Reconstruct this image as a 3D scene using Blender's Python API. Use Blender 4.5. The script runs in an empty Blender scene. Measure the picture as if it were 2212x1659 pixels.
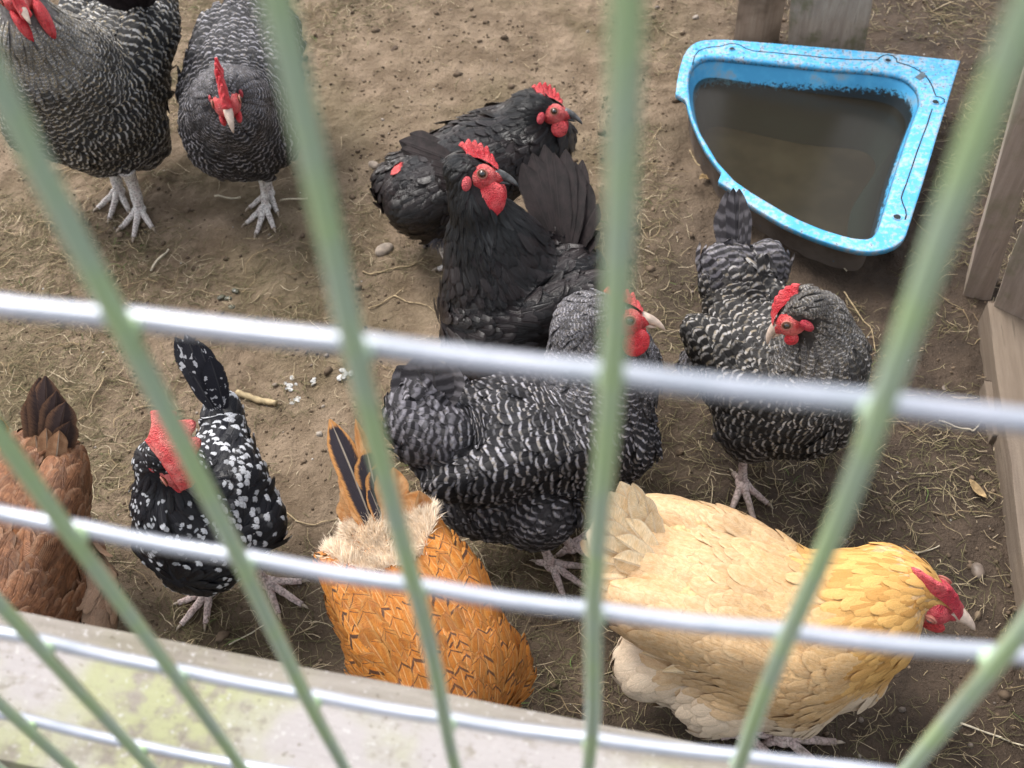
import bpy, math, random
import numpy as np
from mathutils import Matrix, Vector

# ------------------------------------------------------------------ camera, sky, sun, exposure
random.seed(7)
rng = np.random.default_rng(7)
scn = bpy.context.scene
COL = scn.collection
CAMPOS = np.array([0.10996, -0.13047, 1.30])
CAMROT = np.array([[0.98389345, -0.11449925, 0.13727201],
                   [0.17448317, 0.78205064, -0.59829125],
                   [-0.03884977, 0.61260649, 0.78943269]])
FPX = 2300.0
cam_data = bpy.data.cameras.new('camera')
cam = bpy.data.objects.new('camera', cam_data)
COL.objects.link(cam)
m4 = Matrix([list(CAMROT[i]) + [CAMPOS[i]] for i in range(3)] + [[0, 0, 0, 1]])
cam.matrix_world = m4
cam_data.sensor_width = 36.0
cam_data.lens = 36.0 * FPX / 2212.0
cam_data.clip_start = 0.01
cam_data.clip_end = 300.0
cam_data.dof.use_dof = True
cam_data.dof.focus_distance = 1.22
cam_data.dof.aperture_fstop = 9.0
scn.camera = cam

world = bpy.data.worlds.new('World')
scn.world = world
world.use_nodes = True
wn = world.node_tree
wn.nodes.clear()
SUN_EL, SUN_AZ = 58.0, -55.0      # azimuth measured from +Y towards +X
sky = wn.nodes.new('ShaderNodeTexSky')
sky.sky_type = 'NISHITA'
sky.sun_disc = False
sky.sun_elevation = math.radians(SUN_EL)
sky.sun_rotation = math.radians(SUN_AZ)
sky.air_density = 1.0
sky.dust_density = 4.0
hsv = wn.nodes.new('ShaderNodeHueSaturation')
hsv.inputs['Saturation'].default_value = 0.32
bg = wn.nodes.new('ShaderNodeBackground')
bg.inputs['Strength'].default_value = 0.15
wo = wn.nodes.new('ShaderNodeOutputWorld')
wn.links.new(sky.outputs[0], hsv.inputs['Color'])
wn.links.new(hsv.outputs[0], bg.inputs['Color'])
wn.links.new(bg.outputs[0], wo.inputs['Surface'])

sun_d = bpy.data.lights.new('sun', 'SUN')
sun_d.energy = 1.2
sun_d.angle = math.radians(22)
sun_d.color = (1.0, 0.97, 0.92)
sun = bpy.data.objects.new('sun', sun_d)
COL.objects.link(sun)
el, az = math.radians(SUN_EL), math.radians(SUN_AZ)
sdir = Vector((math.sin(az) * math.cos(el), math.cos(az) * math.cos(el), math.sin(el)))
sun.rotation_euler = sdir.to_track_quat('Z', 'Y').to_euler()

scn.view_settings.view_transform = 'Standard'
scn.view_settings.look = 'None'
scn.view_settings.gamma = 1.0
scn.view_settings.use_curve_mapping = False
scn.view_settings.exposure = 1.08
scn.render.engine = 'CYCLES'
scn.cycles.max_bounces = 6
scn.cycles.transparent_max_bounces = 12


# ------------------------------------------------------------------ geometry helpers
def ray(x, y):
    """direction through a point measured in the survey picture (2212 x 1659)"""
    return CAMROT @ np.array([(x - 1106) / FPX, -(y - 829.5) / FPX, -1.0])


def P(x, y, z):
    """world point seen at (x, y) that lies z metres above the ground plane"""
    d = ray(x, y)
    return CAMPOS + d * ((z - CAMPOS[2]) / d[2])


def at_y(x, y, Y):
    d = ray(x, y)
    return CAMPOS + d * ((Y - CAMPOS[1]) / d[1])


def depth(p):
    return -(CAMROT.T @ (np.asarray(p) - CAMPOS))[2]


def ray_at_dist(x, y, c, dist, low=True):
    """point on the ray through (x, y) at a given distance from c"""
    d = ray(x, y)
    d = d / np.linalg.norm(d)
    oc = CAMPOS - c
    b = d @ oc
    disc = b * b - (oc @ oc - dist * dist)
    if disc <= 0:
        p = CAMPOS - d * b
        return c + (p - c) / np.linalg.norm(p - c) * dist
    k = -b + math.sqrt(disc) * (1 if low else -1)
    return CAMPOS + d * k


def unit(v):
    v = np.asarray(v, float)
    return v / (np.linalg.norm(v) + 1e-12)


LAT = np.random.default_rng(3).random((256, 256))


def vnoise(x, y):
    xi = np.floor(x).astype(int); yi = np.floor(y).astype(int)
    fx = x - xi; fy = y - yi
    fx = fx * fx * (3 - 2 * fx); fy = fy * fy * (3 - 2 * fy)
    a = LAT[xi & 255, yi & 255]; b = LAT[(xi + 1) & 255, yi & 255]
    c = LAT[xi & 255, (yi + 1) & 255]; d = LAT[(xi + 1) & 255, (yi + 1) & 255]
    return (a * (1 - fx) + b * fx) * (1 - fy) + (c * (1 - fx) + d * fx) * fy - 0.5


def new_mesh(name, verts, faces, uv=None, fx=None, smooth=True):
    me = bpy.data.meshes.new(name)
    verts = np.asarray(verts, np.float32)
    nv = len(verts)
    if isinstance(faces, np.ndarray):
        nf, k = faces.shape
        me.vertices.add(nv)
        me.vertices.foreach_set('co', verts.ravel())
        me.loops.add(nf * k)
        me.loops.foreach_set('vertex_index', faces.astype(np.int32).ravel())
        me.polygons.add(nf)
        me.polygons.foreach_set('loop_start', np.arange(0, nf * k, k, dtype=np.int32))
        me.polygons.foreach_set('loop_total', np.full(nf, k, dtype=np.int32))
        me.update(calc_edges=True)
    else:
        me.from_pydata([tuple(map(float, v)) for v in verts], [], faces)
        me.update()
    if uv is not None:
        idx = np.empty(len(me.loops), np.int32)
        me.loops.foreach_get('vertex_index', idx)
        l = me.uv_layers.new(name='uv')
        l.data.foreach_set('uv', np.asarray(uv, np.float32)[idx].ravel())
    if fx is not None:
        a = me.attributes.new('fx', 'FLOAT_COLOR', 'POINT')
        a.data.foreach_set('color', np.asarray(fx, np.float32).ravel())
    if smooth:
        me.polygons.foreach_set('use_smooth', np.ones(len(me.polygons), bool))
    me.validate()
    return me


def link(name, me, mat=None, parent=None, **props):
    o = bpy.data.objects.new(name, me)
    COL.objects.link(o)
    if mat is not None:
        for m in (mat if isinstance(mat, (list, tuple)) else [mat]):
            me.materials.append(m)
    if parent is not None:
        o.parent = parent
        o.matrix_parent_inverse = Matrix.Translation(-Vector(parent.location))
    for k, v in props.items():
        o[k] = v
    return o


def empty(name, loc, **props):
    o = bpy.data.objects.new(name, None)
    o.empty_display_size = 0.05
    o.location = tuple(float(c) for c in loc)
    COL.objects.link(o)
    for k, v in props.items():
        o[k] = v
    return o


class MB:
    """collects simple shapes for one mesh"""
    def __init__(s):
        s.v = []; s.f = []; s.mi = []

    def add(s, v, f, m=0):
        n = len(s.v)
        s.v += [tuple(map(float, a)) for a in v]
        s.f += [tuple(i + n for i in q) for q in f]
        s.mi += [m] * len(f)

    def tube(s, pts, rad, n=8, m=0, cap=True, flat=None, rn=None):
        """flat scales the radius along the second frame axis"""
        pts = [np.asarray(p, float) for p in pts]
        k = len(pts)
        if not hasattr(rad, '__len__'):
            rad = [rad] * k
        t0 = unit(pts[1] - pts[0])
        up = np.array([0, 0, 1.0]) if abs(t0[2]) < 0.9 else np.array([0, 1.0, 0])
        if rn is not None:
            up = rn
        a = unit(np.cross(t0, up)); V = []
        for i, p in enumerate(pts):
            t = unit(pts[min(i + 1, k - 1)] - pts[max(i - 1, 0)])
            a = unit(a - t * (a @ t)); b = np.cross(t, a)
            for j in range(n):
                th = 2 * math.pi * j / n
                V.append(p + a * math.cos(th) * rad[i] + b * math.sin(th) * rad[i] * (flat or 1))
        F = []
        for i in range(k - 1):
            for j in range(n):
                F.append((i * n + j, i * n + (j + 1) % n, (i + 1) * n + (j + 1) % n, (i + 1) * n + j))
        if cap:
            F.append(tuple(range(n - 1, -1, -1)))
            F.append(tuple((k - 1) * n + j for j in range(n)))
        s.add(V, F, m)

    def ball(s, c, r, M=None, nu=12, nv=8, m=0, noise=0, seed=0):
        c = np.asarray(c, float); r = np.ones(3) * r
        rr = np.random.default_rng(seed)
        V = []; F = []
        for i in range(nv + 1):
            ph = math.pi * i / nv
            for j in range(nu):
                th = 2 * math.pi * j / nu
                q = np.array([math.sin(ph) * math.cos(th), math.sin(ph) * math.sin(th), math.cos(ph)])
                q = q * r * (1 + noise * (rr.random() - 0.5) * (0 if i in (0, nv) else 1))
                if M is not None:
                    q = M @ q
                V.append(c + q)
        for i in range(nv):
            for j in range(nu):
                F.append((i * nu + j, (i + 1) * nu + j, (i + 1) * nu + (j + 1) % nu, i * nu + (j + 1) % nu))
        s.add(V, F, m)

    def mesh(s, name, smooth=True):
        me = bpy.data.meshes.new(name)
        me.from_pydata(s.v, [], s.f)
        me.polygons.foreach_set('material_index', s.mi)
        if smooth:
            me.polygons.foreach_set('use_smooth', [True] * len(s.f))
        me.validate()
        me.update()
        return me


# ------------------------------------------------------------------ material helpers
class NT:
    def __init__(s, name):
        s.m = bpy.data.materials.new(name)
        s.m.use_nodes = True
        s.t = s.m.node_tree
        s.t.nodes.clear()
        s.out = s.t.nodes.new('ShaderNodeOutputMaterial')

    def n(s, typ, ins=None, **kw):
        nd = s.t.nodes.new(typ)
        for k, v in kw.items():
            setattr(nd, k, v)
        for k, v in (ins or {}).items():
            s.set(nd.inputs[k], v)
        return nd

    def set(s, sock, v):
        if isinstance(v, bpy.types.NodeSocket):
            s.t.links.new(v, sock)
        elif isinstance(v, (tuple, list)) and len(v) == 3 and sock.type == 'RGBA':
            sock.default_value = (*v, 1)
        else:
            sock.default_value = v

    def math(s, op, a, b=0.0, c=None):
        nd = s.t.nodes.new('ShaderNodeMath')
        nd.operation = op
        s.set(nd.inputs[0], a); s.set(nd.inputs[1], b)
        if c is not None:
            s.set(nd.inputs[2], c)
        return nd.outputs[0]

    def mix(s, f, a, b, mode='MIX'):
        nd = s.t.nodes.new('ShaderNodeMix')
        nd.data_type = 'RGBA'
        nd.blend_type = mode
        s.set(nd.inputs[0], f); s.set(nd.inputs[6], a); s.set(nd.inputs[7], b)
        return nd.outputs[2]

    def ss(s, v, a, b, lo=0.0, hi=1.0):
        nd = s.t.nodes.new('ShaderNodeMapRange')
        nd.interpolation_type = 'SMOOTHSTEP'
        s.set(nd.inputs['Value'], v)
        nd.inputs['From Min'].default_value = a; nd.inputs['From Max'].default_value = b
        nd.inputs['To Min'].default_value = lo; nd.inputs['To Max'].default_value = hi
        return nd.outputs[0]

    def noise(s, vec, scale, detail=3.0, rough=0.55, out=0):
        nd = s.n('ShaderNodeTexNoise', {'Scale': scale, 'Detail': detail, 'Roughness': rough})
        if vec is not None:
            s.t.links.new(vec, nd.inputs['Vector'])
        return nd.outputs[out]

    def pos(s):
        return s.n('ShaderNodeNewGeometry').outputs['Position']

    def bsdf(s, color, rough=0.7, spec=0.3, bump=None, bstr=0.3, bdist=0.001, **ins):
        b = s.n('ShaderNodeBsdfPrincipled')
        s.set(b.inputs['Base Color'], color)
        s.set(b.inputs['Roughness'], rough)
        s.set(b.inputs['Specular IOR Level'], spec)
        for k, v in ins.items():
            s.set(b.inputs[k.replace('_', ' ')], v)
        if bump is not None:
            bp = s.n('ShaderNodeBump', {'Strength': bstr, 'Distance': bdist, 'Height': bump})
            s.t.links.new(bp.outputs[0], b.inputs['Normal'])
        s.t.links.new(b.outputs[0], s.out.inputs['Surface'])
        return b

    def ramp(s, v, stops):
        nd = s.t.nodes.new('ShaderNodeValToRGB')
        s.set(nd.inputs[0], v)
        cr = nd.color_ramp
        while len(cr.elements) < len(stops):
            cr.elements.new(0.5)
        for e, (p, c) in zip(cr.elements, stops):
            e.position = p; e.color = (*c, 1)
        return nd.outputs[0]


def combine(nt, x, y, z):
    nd = nt.n('ShaderNodeCombineXYZ')
    nt.set(nd.inputs[0], x); nt.set(nd.inputs[1], y); nt.set(nd.inputs[2], z)
    return nd.outputs[0]


def feather_mat(name, style):
    """colour of one feather from its own (u across, v along) and per-feather numbers:
    fx.r random, fx.g neck share, fx.b bars per feather / 10, alpha fluff share"""
    nt = NT(name)
    at = nt.n('ShaderNodeAttribute', attribute_name='fx')
    sep = nt.n('ShaderNodeSeparateColor')
    nt.t.links.new(at.outputs['Color'], sep.inputs[0])
    rnd, neck, fr = sep.outputs[0], sep.outputs[1], sep.outputs[2]
    fluff = at.outputs['Alpha']
    uvn = nt.n('ShaderNodeUVMap', uv_map='uv')
    sx = nt.n('ShaderNodeSeparateXYZ')
    nt.t.links.new(uvn.outputs[0], sx.inputs[0])
    u, v = sx.outputs[0], sx.outputs[1]
    cx = nt.math('MULTIPLY', nt.math('ABSOLUTE', nt.math('SUBTRACT', u, 0.5)), 2.0)
    r100 = nt.math('MULTIPLY', rnd, 91.0)
    slant = nt.math('ADD', nt.math('MULTIPLY', cx, 0.8), nt.math('MULTIPLY', v, -2.2))
    barb = nt.noise(combine(nt, nt.math('MULTIPLY', slant, 5.0), nt.math('MULTIPLY', u, 2.0), r100), 6.0, 3.0, 0.6)
    blot = nt.noise(combine(nt, nt.math('MULTIPLY', u, 1.5), nt.math('MULTIPLY', v, 2.0), r100), 3.0, 2.0)
    w = nt.math('SUBTRACT', 1.0, v)
    ph = nt.math('ADD', nt.math('MULTIPLY', nt.math('MULTIPLY', fr, 10.0), w),
                 nt.math('ADD', nt.math('MULTIPLY', nt.math('MULTIPLY', cx, cx), -0.22),
                         nt.math('MULTIPLY', nt.math('SUBTRACT', blot, 0.5), 0.32)))
    t = nt.math('FRACT', nt.math('ADD', ph, 1.0))
    band = nt.math('MULTIPLY', nt.ss(t, 0.12, 0.27), nt.ss(t, 0.56, 0.38))
    rough, spec, sheen = 0.55, 0.35, 0.0
    tweak = nt.ss(rnd, 0.0, 1.0, 0.72, 1.18)
    if style in ('barred', 'barred_brown', 'barred_pale'):
        dark = {'barred': (0.009, 0.008, 0.010), 'barred_brown': (0.009, 0.0075, 0.007), 'barred_pale': (0.010, 0.009, 0.009)}[style]
        light = {'barred': (0.36, 0.35, 0.385), 'barred_brown': (0.42, 0.40, 0.39), 'barred_pale': (0.52, 0.51, 0.50)}[style]
        warm = {'barred': (0.25, 0.22, 0.19), 'barred_brown': (0.27, 0.22, 0.15), 'barred_pale': (0.40, 0.32, 0.19)}[style]
        light = nt.mix(nt.ss(blot, 0.42, 0.66), light, warm)
        amt = nt.math('MULTIPLY', band, nt.ss(rnd, 0.0, 0.8, 0.35 if style != 'barred_pale' else 0.6, 1.0))
        amt = nt.math('MULTIPLY', amt, nt.ss(cx, 1.0, 0.35, 0.45, 1.0))
        amt = nt.math('MAXIMUM', amt, nt.math('MULTIPLY', neck, nt.ss(barb, 0.46, 0.60, 0.0, 0.75)))
        if style == 'barred_pale':
            amt = nt.math('MAXIMUM', amt, nt.math('MULTIPLY', neck, nt.ss(blot, 0.38, 0.62, 0.05, 0.6)))
        col = nt.mix(amt, dark, light)
        pale = (0.23, 0.215, 0.24)
        soft = nt.ss(nt.math('SINE', nt.math('ADD', nt.math('MULTIPLY', v, 26.0), nt.math('MULTIPLY', cx, -2.0))), -0.4, 0.9)
        col = nt.mix(nt.math('MULTIPLY', fluff, 0.8), col, nt.mix(soft, (0.030, 0.027, 0.031), pale))
        rough = 0.5
    elif style == 'spangled':
        edge = nt.math('ADD', w, nt.math('ADD', nt.math('MULTIPLY', nt.math('MULTIPLY', cx, cx), 0.10),
                                         nt.math('MULTIPLY', nt.math('SUBTRACT', barb, 0.5), 0.10)))
        edge = nt.math('ADD', edge, nt.math('MULTIPLY', nt.math('SUBTRACT', blot, 0.5), 0.2))
        tip = nt.math('MULTIPLY', nt.ss(edge, 0.225, 0.18), nt.ss(rnd, 0.22, 0.32))
        tip = nt.math('MULTIPLY', tip, nt.ss(nt.math('MULTIPLY', neck, rnd), 0.75, 0.55))
        tip = nt.math('MULTIPLY', tip, nt.ss(barb, 0.34, 0.46, 0.35, 1.0))
        col = nt.mix(tip, (0.010, 0.010, 0.014), (0.62, 0.63, 0.66))
        rough, spec = 0.34, 0.4
    elif style == 'black':
        col = nt.mix(neck, nt.mix(nt.ss(rnd, 0.1, 0.9), (0.0065, 0.005, 0.0055), (0.019, 0.013, 0.013)), (0.004, 0.0045, 0.0055))
        col = nt.mix(nt.math('MULTIPLY', nt.ss(cx, 0.6, 1.0), 0.4), col, (0.040, 0.031, 0.031))
        rough, spec = 0.30, 0.5
    elif style == 'gold':
        base = nt.mix(nt.ss(blot, 0.3, 0.7), (0.44, 0.135, 0.014), (0.60, 0.225, 0.034))
        base = nt.mix(nt.ss(cx, 0.55, 1.0), base, (0.60, 0.28, 0.07))
        e2 = nt.math('ADD', nt.math('ADD', w, nt.math('MULTIPLY', cx, -0.20)), nt.math('MULTIPLY', nt.math('SUBTRACT', barb, 0.5), 0.10))
        wide = nt.ss(rnd, 0.6, 1.0, 0.0, 0.10)
        chev = nt.math('MULTIPLY', nt.ss(e2, 0.015, 0.035), nt.ss(nt.math('SUBTRACT', e2, wide), 0.070, 0.045))
        chev = nt.math('MULTIPLY', chev, nt.ss(nt.math('ADD', rnd, nt.math('MULTIPLY', nt.math('SUBTRACT', barb, 0.5), 1.2)), 0.10, 0.38, 0.0, 0.92))
        col = nt.mix(chev, base, (0.022, 0.014, 0.014))
        spot = nt.math('MULTIPLY', neck, nt.ss(nt.math('ADD', blot, nt.math('MULTIPLY', rnd, 0.25)), 0.60, 0.68))
        col = nt.mix(spot, nt.mix(nt.math('MULTIPLY', neck, 0.5), col, (0.50, 0.15, 0.02)), (0.025, 0.016, 0.015))
        shaft = nt.ss(cx, 0.13, 0.04)
        col = nt.mix(nt.math('MULTIPLY', nt.math('MULTIPLY', shaft, nt.ss(v, 0.95, 0.7)), 0.42), col, (0.74, 0.45, 0.20))
        col = nt.mix(fluff, col, (0.74, 0.53, 0.36))
        tweak = nt.ss(rnd, 0.0, 1.0, 0.62, 1.15)
    elif style == 'brown':
        col = nt.mix(nt.ss(blot, 0.3, 0.7), (0.135, 0.052, 0.021), (0.25, 0.108, 0.048))
        col = nt.mix(nt.math('MULTIPLY', nt.ss(cx, 0.4, 1.0), 0.6), col, (0.36, 0.21, 0.125))
        col = nt.mix(nt.math('MULTIPLY', fluff, 0.85), col, (0.46, 0.30, 0.20))
    else:  # buff
        col = nt.mix(nt.ss(blot, 0.3, 0.7), (0.52, 0.325, 0.160), (0.60, 0.415, 0.24))
        col = nt.mix(nt.math('MULTIPLY', nt.ss(cx, 0.5, 1.0), 0.5), col, (0.74, 0.55, 0.33))
        col = nt.mix(nt.math('MULTIPLY', neck, 0.85), col, nt.mix(nt.ss(rnd, 0.2, 0.8), (0.54, 0.265, 0.052), (0.66, 0.37, 0.10)))
        col = nt.mix(nt.math('MULTIPLY', fluff, 0.85), col, (0.66, 0.55, 0.43))
        tweak = nt.ss(rnd, 0.0, 1.0, 0.90, 1.05)
        col = nt.mix(nt.math('MULTIPLY', nt.ss(nt.math('ADD', cx, nt.math('MULTIPLY', w, -0.4)), 0.80, 0.98), 0.35), col, (0.36, 0.20, 0.08))  # dark edge lines put the shadow between overlapping feathers into the colour
    lo_ = 0.80 if style == 'buff' else 0.72
    col = nt.mix(1.0, col, nt.mix(nt.ss(barb, 0.3, 0.7), (lo_, lo_, lo_), (1.15, 1.15, 1.15)), 'MULTIPLY')
    gray = nt.n('ShaderNodeCombineColor')
    for i in range(3):
        nt.set(gray.inputs[i], tweak)
    col = nt.mix(1.0, col, gray.outputs[0], 'MULTIPLY')
    rib = nt.math('SINE', nt.math('MULTIPLY', slant, 60.0))
    shb = nt.math('MULTIPLY', nt.ss(cx, 0.12, 0.0), 3.0)
    b = nt.bsdf(col, rough, spec, bump=nt.math('ADD', nt.math('ADD', rib, shb), nt.math('MULTIPLY', barb, 2.0)), bstr=0.25 if style == 'buff' else 0.45, bdist=0.0006)
    # frayed outer edge
    fray = nt.math('ADD', cx, nt.math('MULTIPLY', nt.math('SUBTRACT', barb, 0.5), 1.3))
    fray = nt.math('MAXIMUM', nt.ss(fray, 0.98, 1.1), nt.ss(nt.math('ADD', v, nt.math('MULTIPLY', nt.math('SUBTRACT', barb, 0.5), 0.35)), 0.97, 1.03))
    tr = nt.n('ShaderNodeBsdfTransparent')
    mx = nt.n('ShaderNodeMixShader', {0: fray})
    nt.t.links.new(b.outputs[0], mx.inputs[1])
    nt.t.links.new(tr.outputs[0], mx.inputs[2])
    nt.t.links.new(mx.outputs[0], nt.out.inputs['Surface'])
    return nt.m


def tail_mat(name, style):
    """large stiff feathers: shaft line, barbs, colour by breed"""
    nt = NT(name)
    at = nt.n('ShaderNodeAttribute', attribute_name='fx')
    sep = nt.n('ShaderNodeSeparateColor')
    nt.t.links.new(at.outputs['Color'], sep.inputs[0])
    rnd = sep.outputs[0]
    uvn = nt.n('ShaderNodeUVMap', uv_map='uv')
    sx = nt.n('ShaderNodeSeparateXYZ')
    nt.t.links.new(uvn.outputs[0], sx.inputs[0])
    u, v = sx.outputs[0], sx.outputs[1]
    cx = nt.math('MULTIPLY', nt.math('ABSOLUTE', nt.math('SUBTRACT', u, 0.5)), 2.0)
    r100 = nt.math('MULTIPLY', rnd, 91.0)
    slant = nt.math('ADD', nt.math('MULTIPLY', cx, 0.5), nt.math('MULTIPLY', v, -3.5))
    barb = nt.noise(combine(nt, nt.math('MULTIPLY', slant, 9.0), nt.math('MULTIPLY', u, 1.0), r100), 6.0, 3.0, 0.6)
    blot = nt.noise(combine(nt, nt.math('MULTIPLY', u, 1.2), nt.math('MULTIPLY', v, 3.0), r100), 2.5, 2.0)
    if style == 'barred':
        t = nt.math('FRACT', nt.math('ADD', nt.math('MULTIPLY', v, 5.0), nt.math('ADD', nt.math('MULTIPLY', cx, -0.3), nt.math('MULTIPLY', blot, 0.5))))
        band = nt.math('MULTIPLY', nt.ss(t, 0.1, 0.4), nt.ss(t, 0.8, 0.5))
        col = nt.mix(band, (0.028, 0.025, 0.028), (0.10, 0.092, 0.10))
    elif style == 'black':
        col = nt.mix(nt.ss(blot, 0.3, 0.7), (0.011, 0.008, 0.008), (0.026, 0.018, 0.018))
    elif style == 'spangled':
        col = nt.mix(nt.math('MULTIPLY', nt.ss(blot, 0.60, 0.64), 0.85), (0.012, 0.012, 0.018), (0.5, 0.5, 0.53))
    elif style == 'gold':
        e = nt.math('ADD', nt.math('MAXIMUM', cx, nt.ss(v, 0.8, 1.0)), nt.math('MULTIPLY', nt.math('SUBTRACT', barb, 0.5), 0.5))
        col = nt.mix(nt.ss(e, 0.66, 0.86), (0.035, 0.028, 0.035), (0.58, 0.27, 0.09))
    elif style == 'amber':
        col = nt.mix(nt.ss(blot, 0.3, 0.7), (0.50, 0.20, 0.06), (0.66, 0.36, 0.16))
    elif style == 'tan':
        col = nt.mix(nt.ss(blot, 0.3, 0.7), (0.26, 0.13, 0.065), (0.36, 0.20, 0.11))
    elif style == 'brown':
        col = nt.mix(nt.ss(v, 0.15, 0.5), (0.20, 0.12, 0.05), (0.055, 0.035, 0.032))
        col = nt.mix(nt.math('MULTIPLY', nt.ss(nt.math('ADD', cx, nt.math('MULTIPLY', nt.math('SUBTRACT', barb, 0.5), 0.8)), 0.45, 0.95), 0.7), col, (0.24, 0.125, 0.07))
    else:
        col = nt.mix(nt.ss(blot, 0.3, 0.7), (0.76, 0.54, 0.30), (0.82, 0.64, 0.41))
        col = nt.mix(nt.math('MULTIPLY', nt.ss(cx, 0.7, 1.0), 0.5), col, (0.86, 0.74, 0.55))
    shaft_c = {'black': (0.035, 0.028, 0.028), 'spangled': (0.05, 0.05, 0.055), 'brown': (0.10, 0.06, 0.045), 'amber': (0.66, 0.40, 0.2), 'barred': (0.05, 0.045, 0.045), 'buff': (0.86, 0.7, 0.5)}.get(style, (0.55, 0.45, 0.35))
    col = nt.mix(nt.math('MULTIPLY', nt.ss(cx, 0.09, 0.03), 0.7), col, shaft_c)
    col = nt.mix(1.0, col, nt.mix(nt.ss(barb, 0.3, 0.7), (0.75, 0.75, 0.75), (1.15, 1.15, 1.15)), 'MULTIPLY')
    rib = nt.math('SINE', nt.math('MULTIPLY', slant, 110.0))
    b = nt.bsdf(col, 0.62, 0.2, bump=nt.math('ADD', nt.math('ADD', rib, nt.math('MULTIPLY', nt.ss(cx, 0.1, 0.0), 4.0)), nt.math('MULTIPLY', barb, 2.0)), bstr=0.4, bdist=0.0006)
    fray = nt.ss(nt.math('ADD', cx, nt.math('MULTIPLY', nt.math('SUBTRACT', barb, 0.5), 0.8)), 0.98, 1.04)
    tr = nt.n('ShaderNodeBsdfTransparent')
    mx = nt.n('ShaderNodeMixShader', {0: fray})
    nt.t.links.new(b.outputs[0], mx.inputs[1]); nt.t.links.new(tr.outputs[0], mx.inputs[2])
    nt.t.links.new(mx.outputs[0], nt.out.inputs['Surface'])
    return nt.m


def plain(name, col, rough=0.7, spec=0.3, nscale=60, amt=0.3, bstr=0.2, bd=0.001, **kw):
    nt = NT(name)
    n1 = nt.noise(nt.pos(), nscale, 4.0)
    c2 = tuple(c * (1 - amt) for c in col); c3 = tuple(min(1, c * (1 + amt * 0.6)) for c in col)
    nt.bsdf(nt.mix(nt.ss(n1, 0.3, 0.7), c2, c3), rough, spec, bump=n1, bstr=bstr, bdist=bd, **kw)
    return nt.m


def red_mat(name, col, pale):
    nt = NT(name)
    n1 = nt.noise(nt.pos(), 260, 3.0)
    n2 = nt.noise(nt.pos(), 60, 2.0)
    spk = nt.noise(nt.pos(), 520, 2.0)
    vor = nt.n('ShaderNodeTexVoronoi', {'Scale': 700.0})
    nt.t.links.new(nt.pos(), vor.inputs['Vector'])
    c = nt.mix(nt.ss(n2, 0.35, 0.65), col, pale)
    c = nt.mix(nt.math('MULTIPLY', nt.ss(n1, 0.52, 0.66), 0.5), c, tuple(x * 0.45 for x in col))
    c = nt.mix(nt.ss(spk, 0.62, 0.72, 0.0, 0.7), c, (0.10, 0.02, 0.025))
    nt.bsdf(c, nt.ss(n2, 0.3, 0.7, 0.35, 0.65), 0.45, bump=nt.math('ADD', vor.outputs[0], n1), bstr=1.0, bdist=0.0014, Subsurface_Weight=0.15, Subsurface_Radius=(0.004, 0.001, 0.001))
    return nt.m


def leg_mat(name, a, b):
    nt = NT(name)
    vor = nt.n('ShaderNodeTexVoronoi', {'Scale': 330.0})
    nt.t.links.new(nt.pos(), vor.inputs['Vector'])
    n1 = nt.noise(nt.pos(), 90, 4.0)
    c = nt.mix(nt.ss(n1, 0.35, 0.65), a, b)
    c = nt.mix(nt.math('MULTIPLY', nt.ss(vor.outputs[0], 0.45, 0.75), 0.6), c, (0.14, 0.11, 0.10))
    sx = nt.n('ShaderNodeSeparateXYZ'); nt.t.links.new(nt.pos(), sx.inputs[0])
    mud = nt.ss(nt.math('ADD', sx.outputs[2], nt.math('MULTIPLY', nt.math('SUBTRACT', n1, 0.5), 0.05)), 0.014, -0.004, 0.0, 0.75)
    c = nt.mix(mud, c, (0.16, 0.115, 0.08))
    nt.bsdf(c, 0.6, 0.35, bump=vor.outputs[0], bstr=-0.9, bdist=0.0018)
    return nt.m


MF = {s: feather_mat('plumage_' + s, s) for s in ('barred', 'barred_brown', 'barred_pale', 'spangled', 'black', 'gold', 'brown', 'buff')}
MT = {s: tail_mat('stiff_feather_' + s, s) for s in ('barred', 'black', 'spangled', 'gold', 'amber', 'brown', 'buff', 'tan')}
M_RED = red_mat('red_comb_skin', (0.66, 0.030, 0.045), (0.80, 0.11, 0.115))
M_PINK = red_mat('pink_face_skin', (0.58, 0.05, 0.055), (0.72, 0.17, 0.155))
M_DEEP = red_mat('crimson_comb_skin', (0.50, 0.03, 0.055), (0.66, 0.11, 0.12))
M_LEGW = leg_mat('chalky_white_leg', (0.80, 0.77, 0.72), (0.66, 0.58, 0.54))
M_LEGP = leg_mat('pinkish_leg', (0.66, 0.54, 0.50), (0.50, 0.37, 0.34))
M_CLAW = plain('claw_horn', (0.36, 0.29, 0.22), 0.4, 0.5)
M_HORN_D = plain('dark_beak', (0.10, 0.10, 0.10), 0.35, 0.5, 120, 0.6)
M_HORN_P = plain('pale_beak', (0.60, 0.47, 0.38), 0.4, 0.5, 120, 0.25)
M_EYE = plain('dark_eye', (0.012, 0.009, 0.008), 0.06, 0.8, Coat_Weight=1.0)
M_IRIS = plain('amber_iris', (0.13, 0.055, 0.025), 0.15, 0.6, 900, 0.5)
M_LID = plain('eyelid', (0.45, 0.17, 0.13), 0.55)
SKINS = {'black': (0.03, 0.025, 0.026), 'barred': (0.05, 0.047, 0.05), 'barred_brown': (0.05, 0.045, 0.042), 'barred_pale': (0.13, 0.12, 0.115),
         'spangled': (0.02, 0.02, 0.024), 'gold': (0.36, 0.14, 0.035), 'brown': (0.18, 0.07, 0.028), 'buff': (0.62, 0.40, 0.20)}
M_UNDER = {k: plain('under_feather_' + k, v, 0.8, 0.2, 200, 0.35) for k, v in SKINS.items()}


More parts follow.
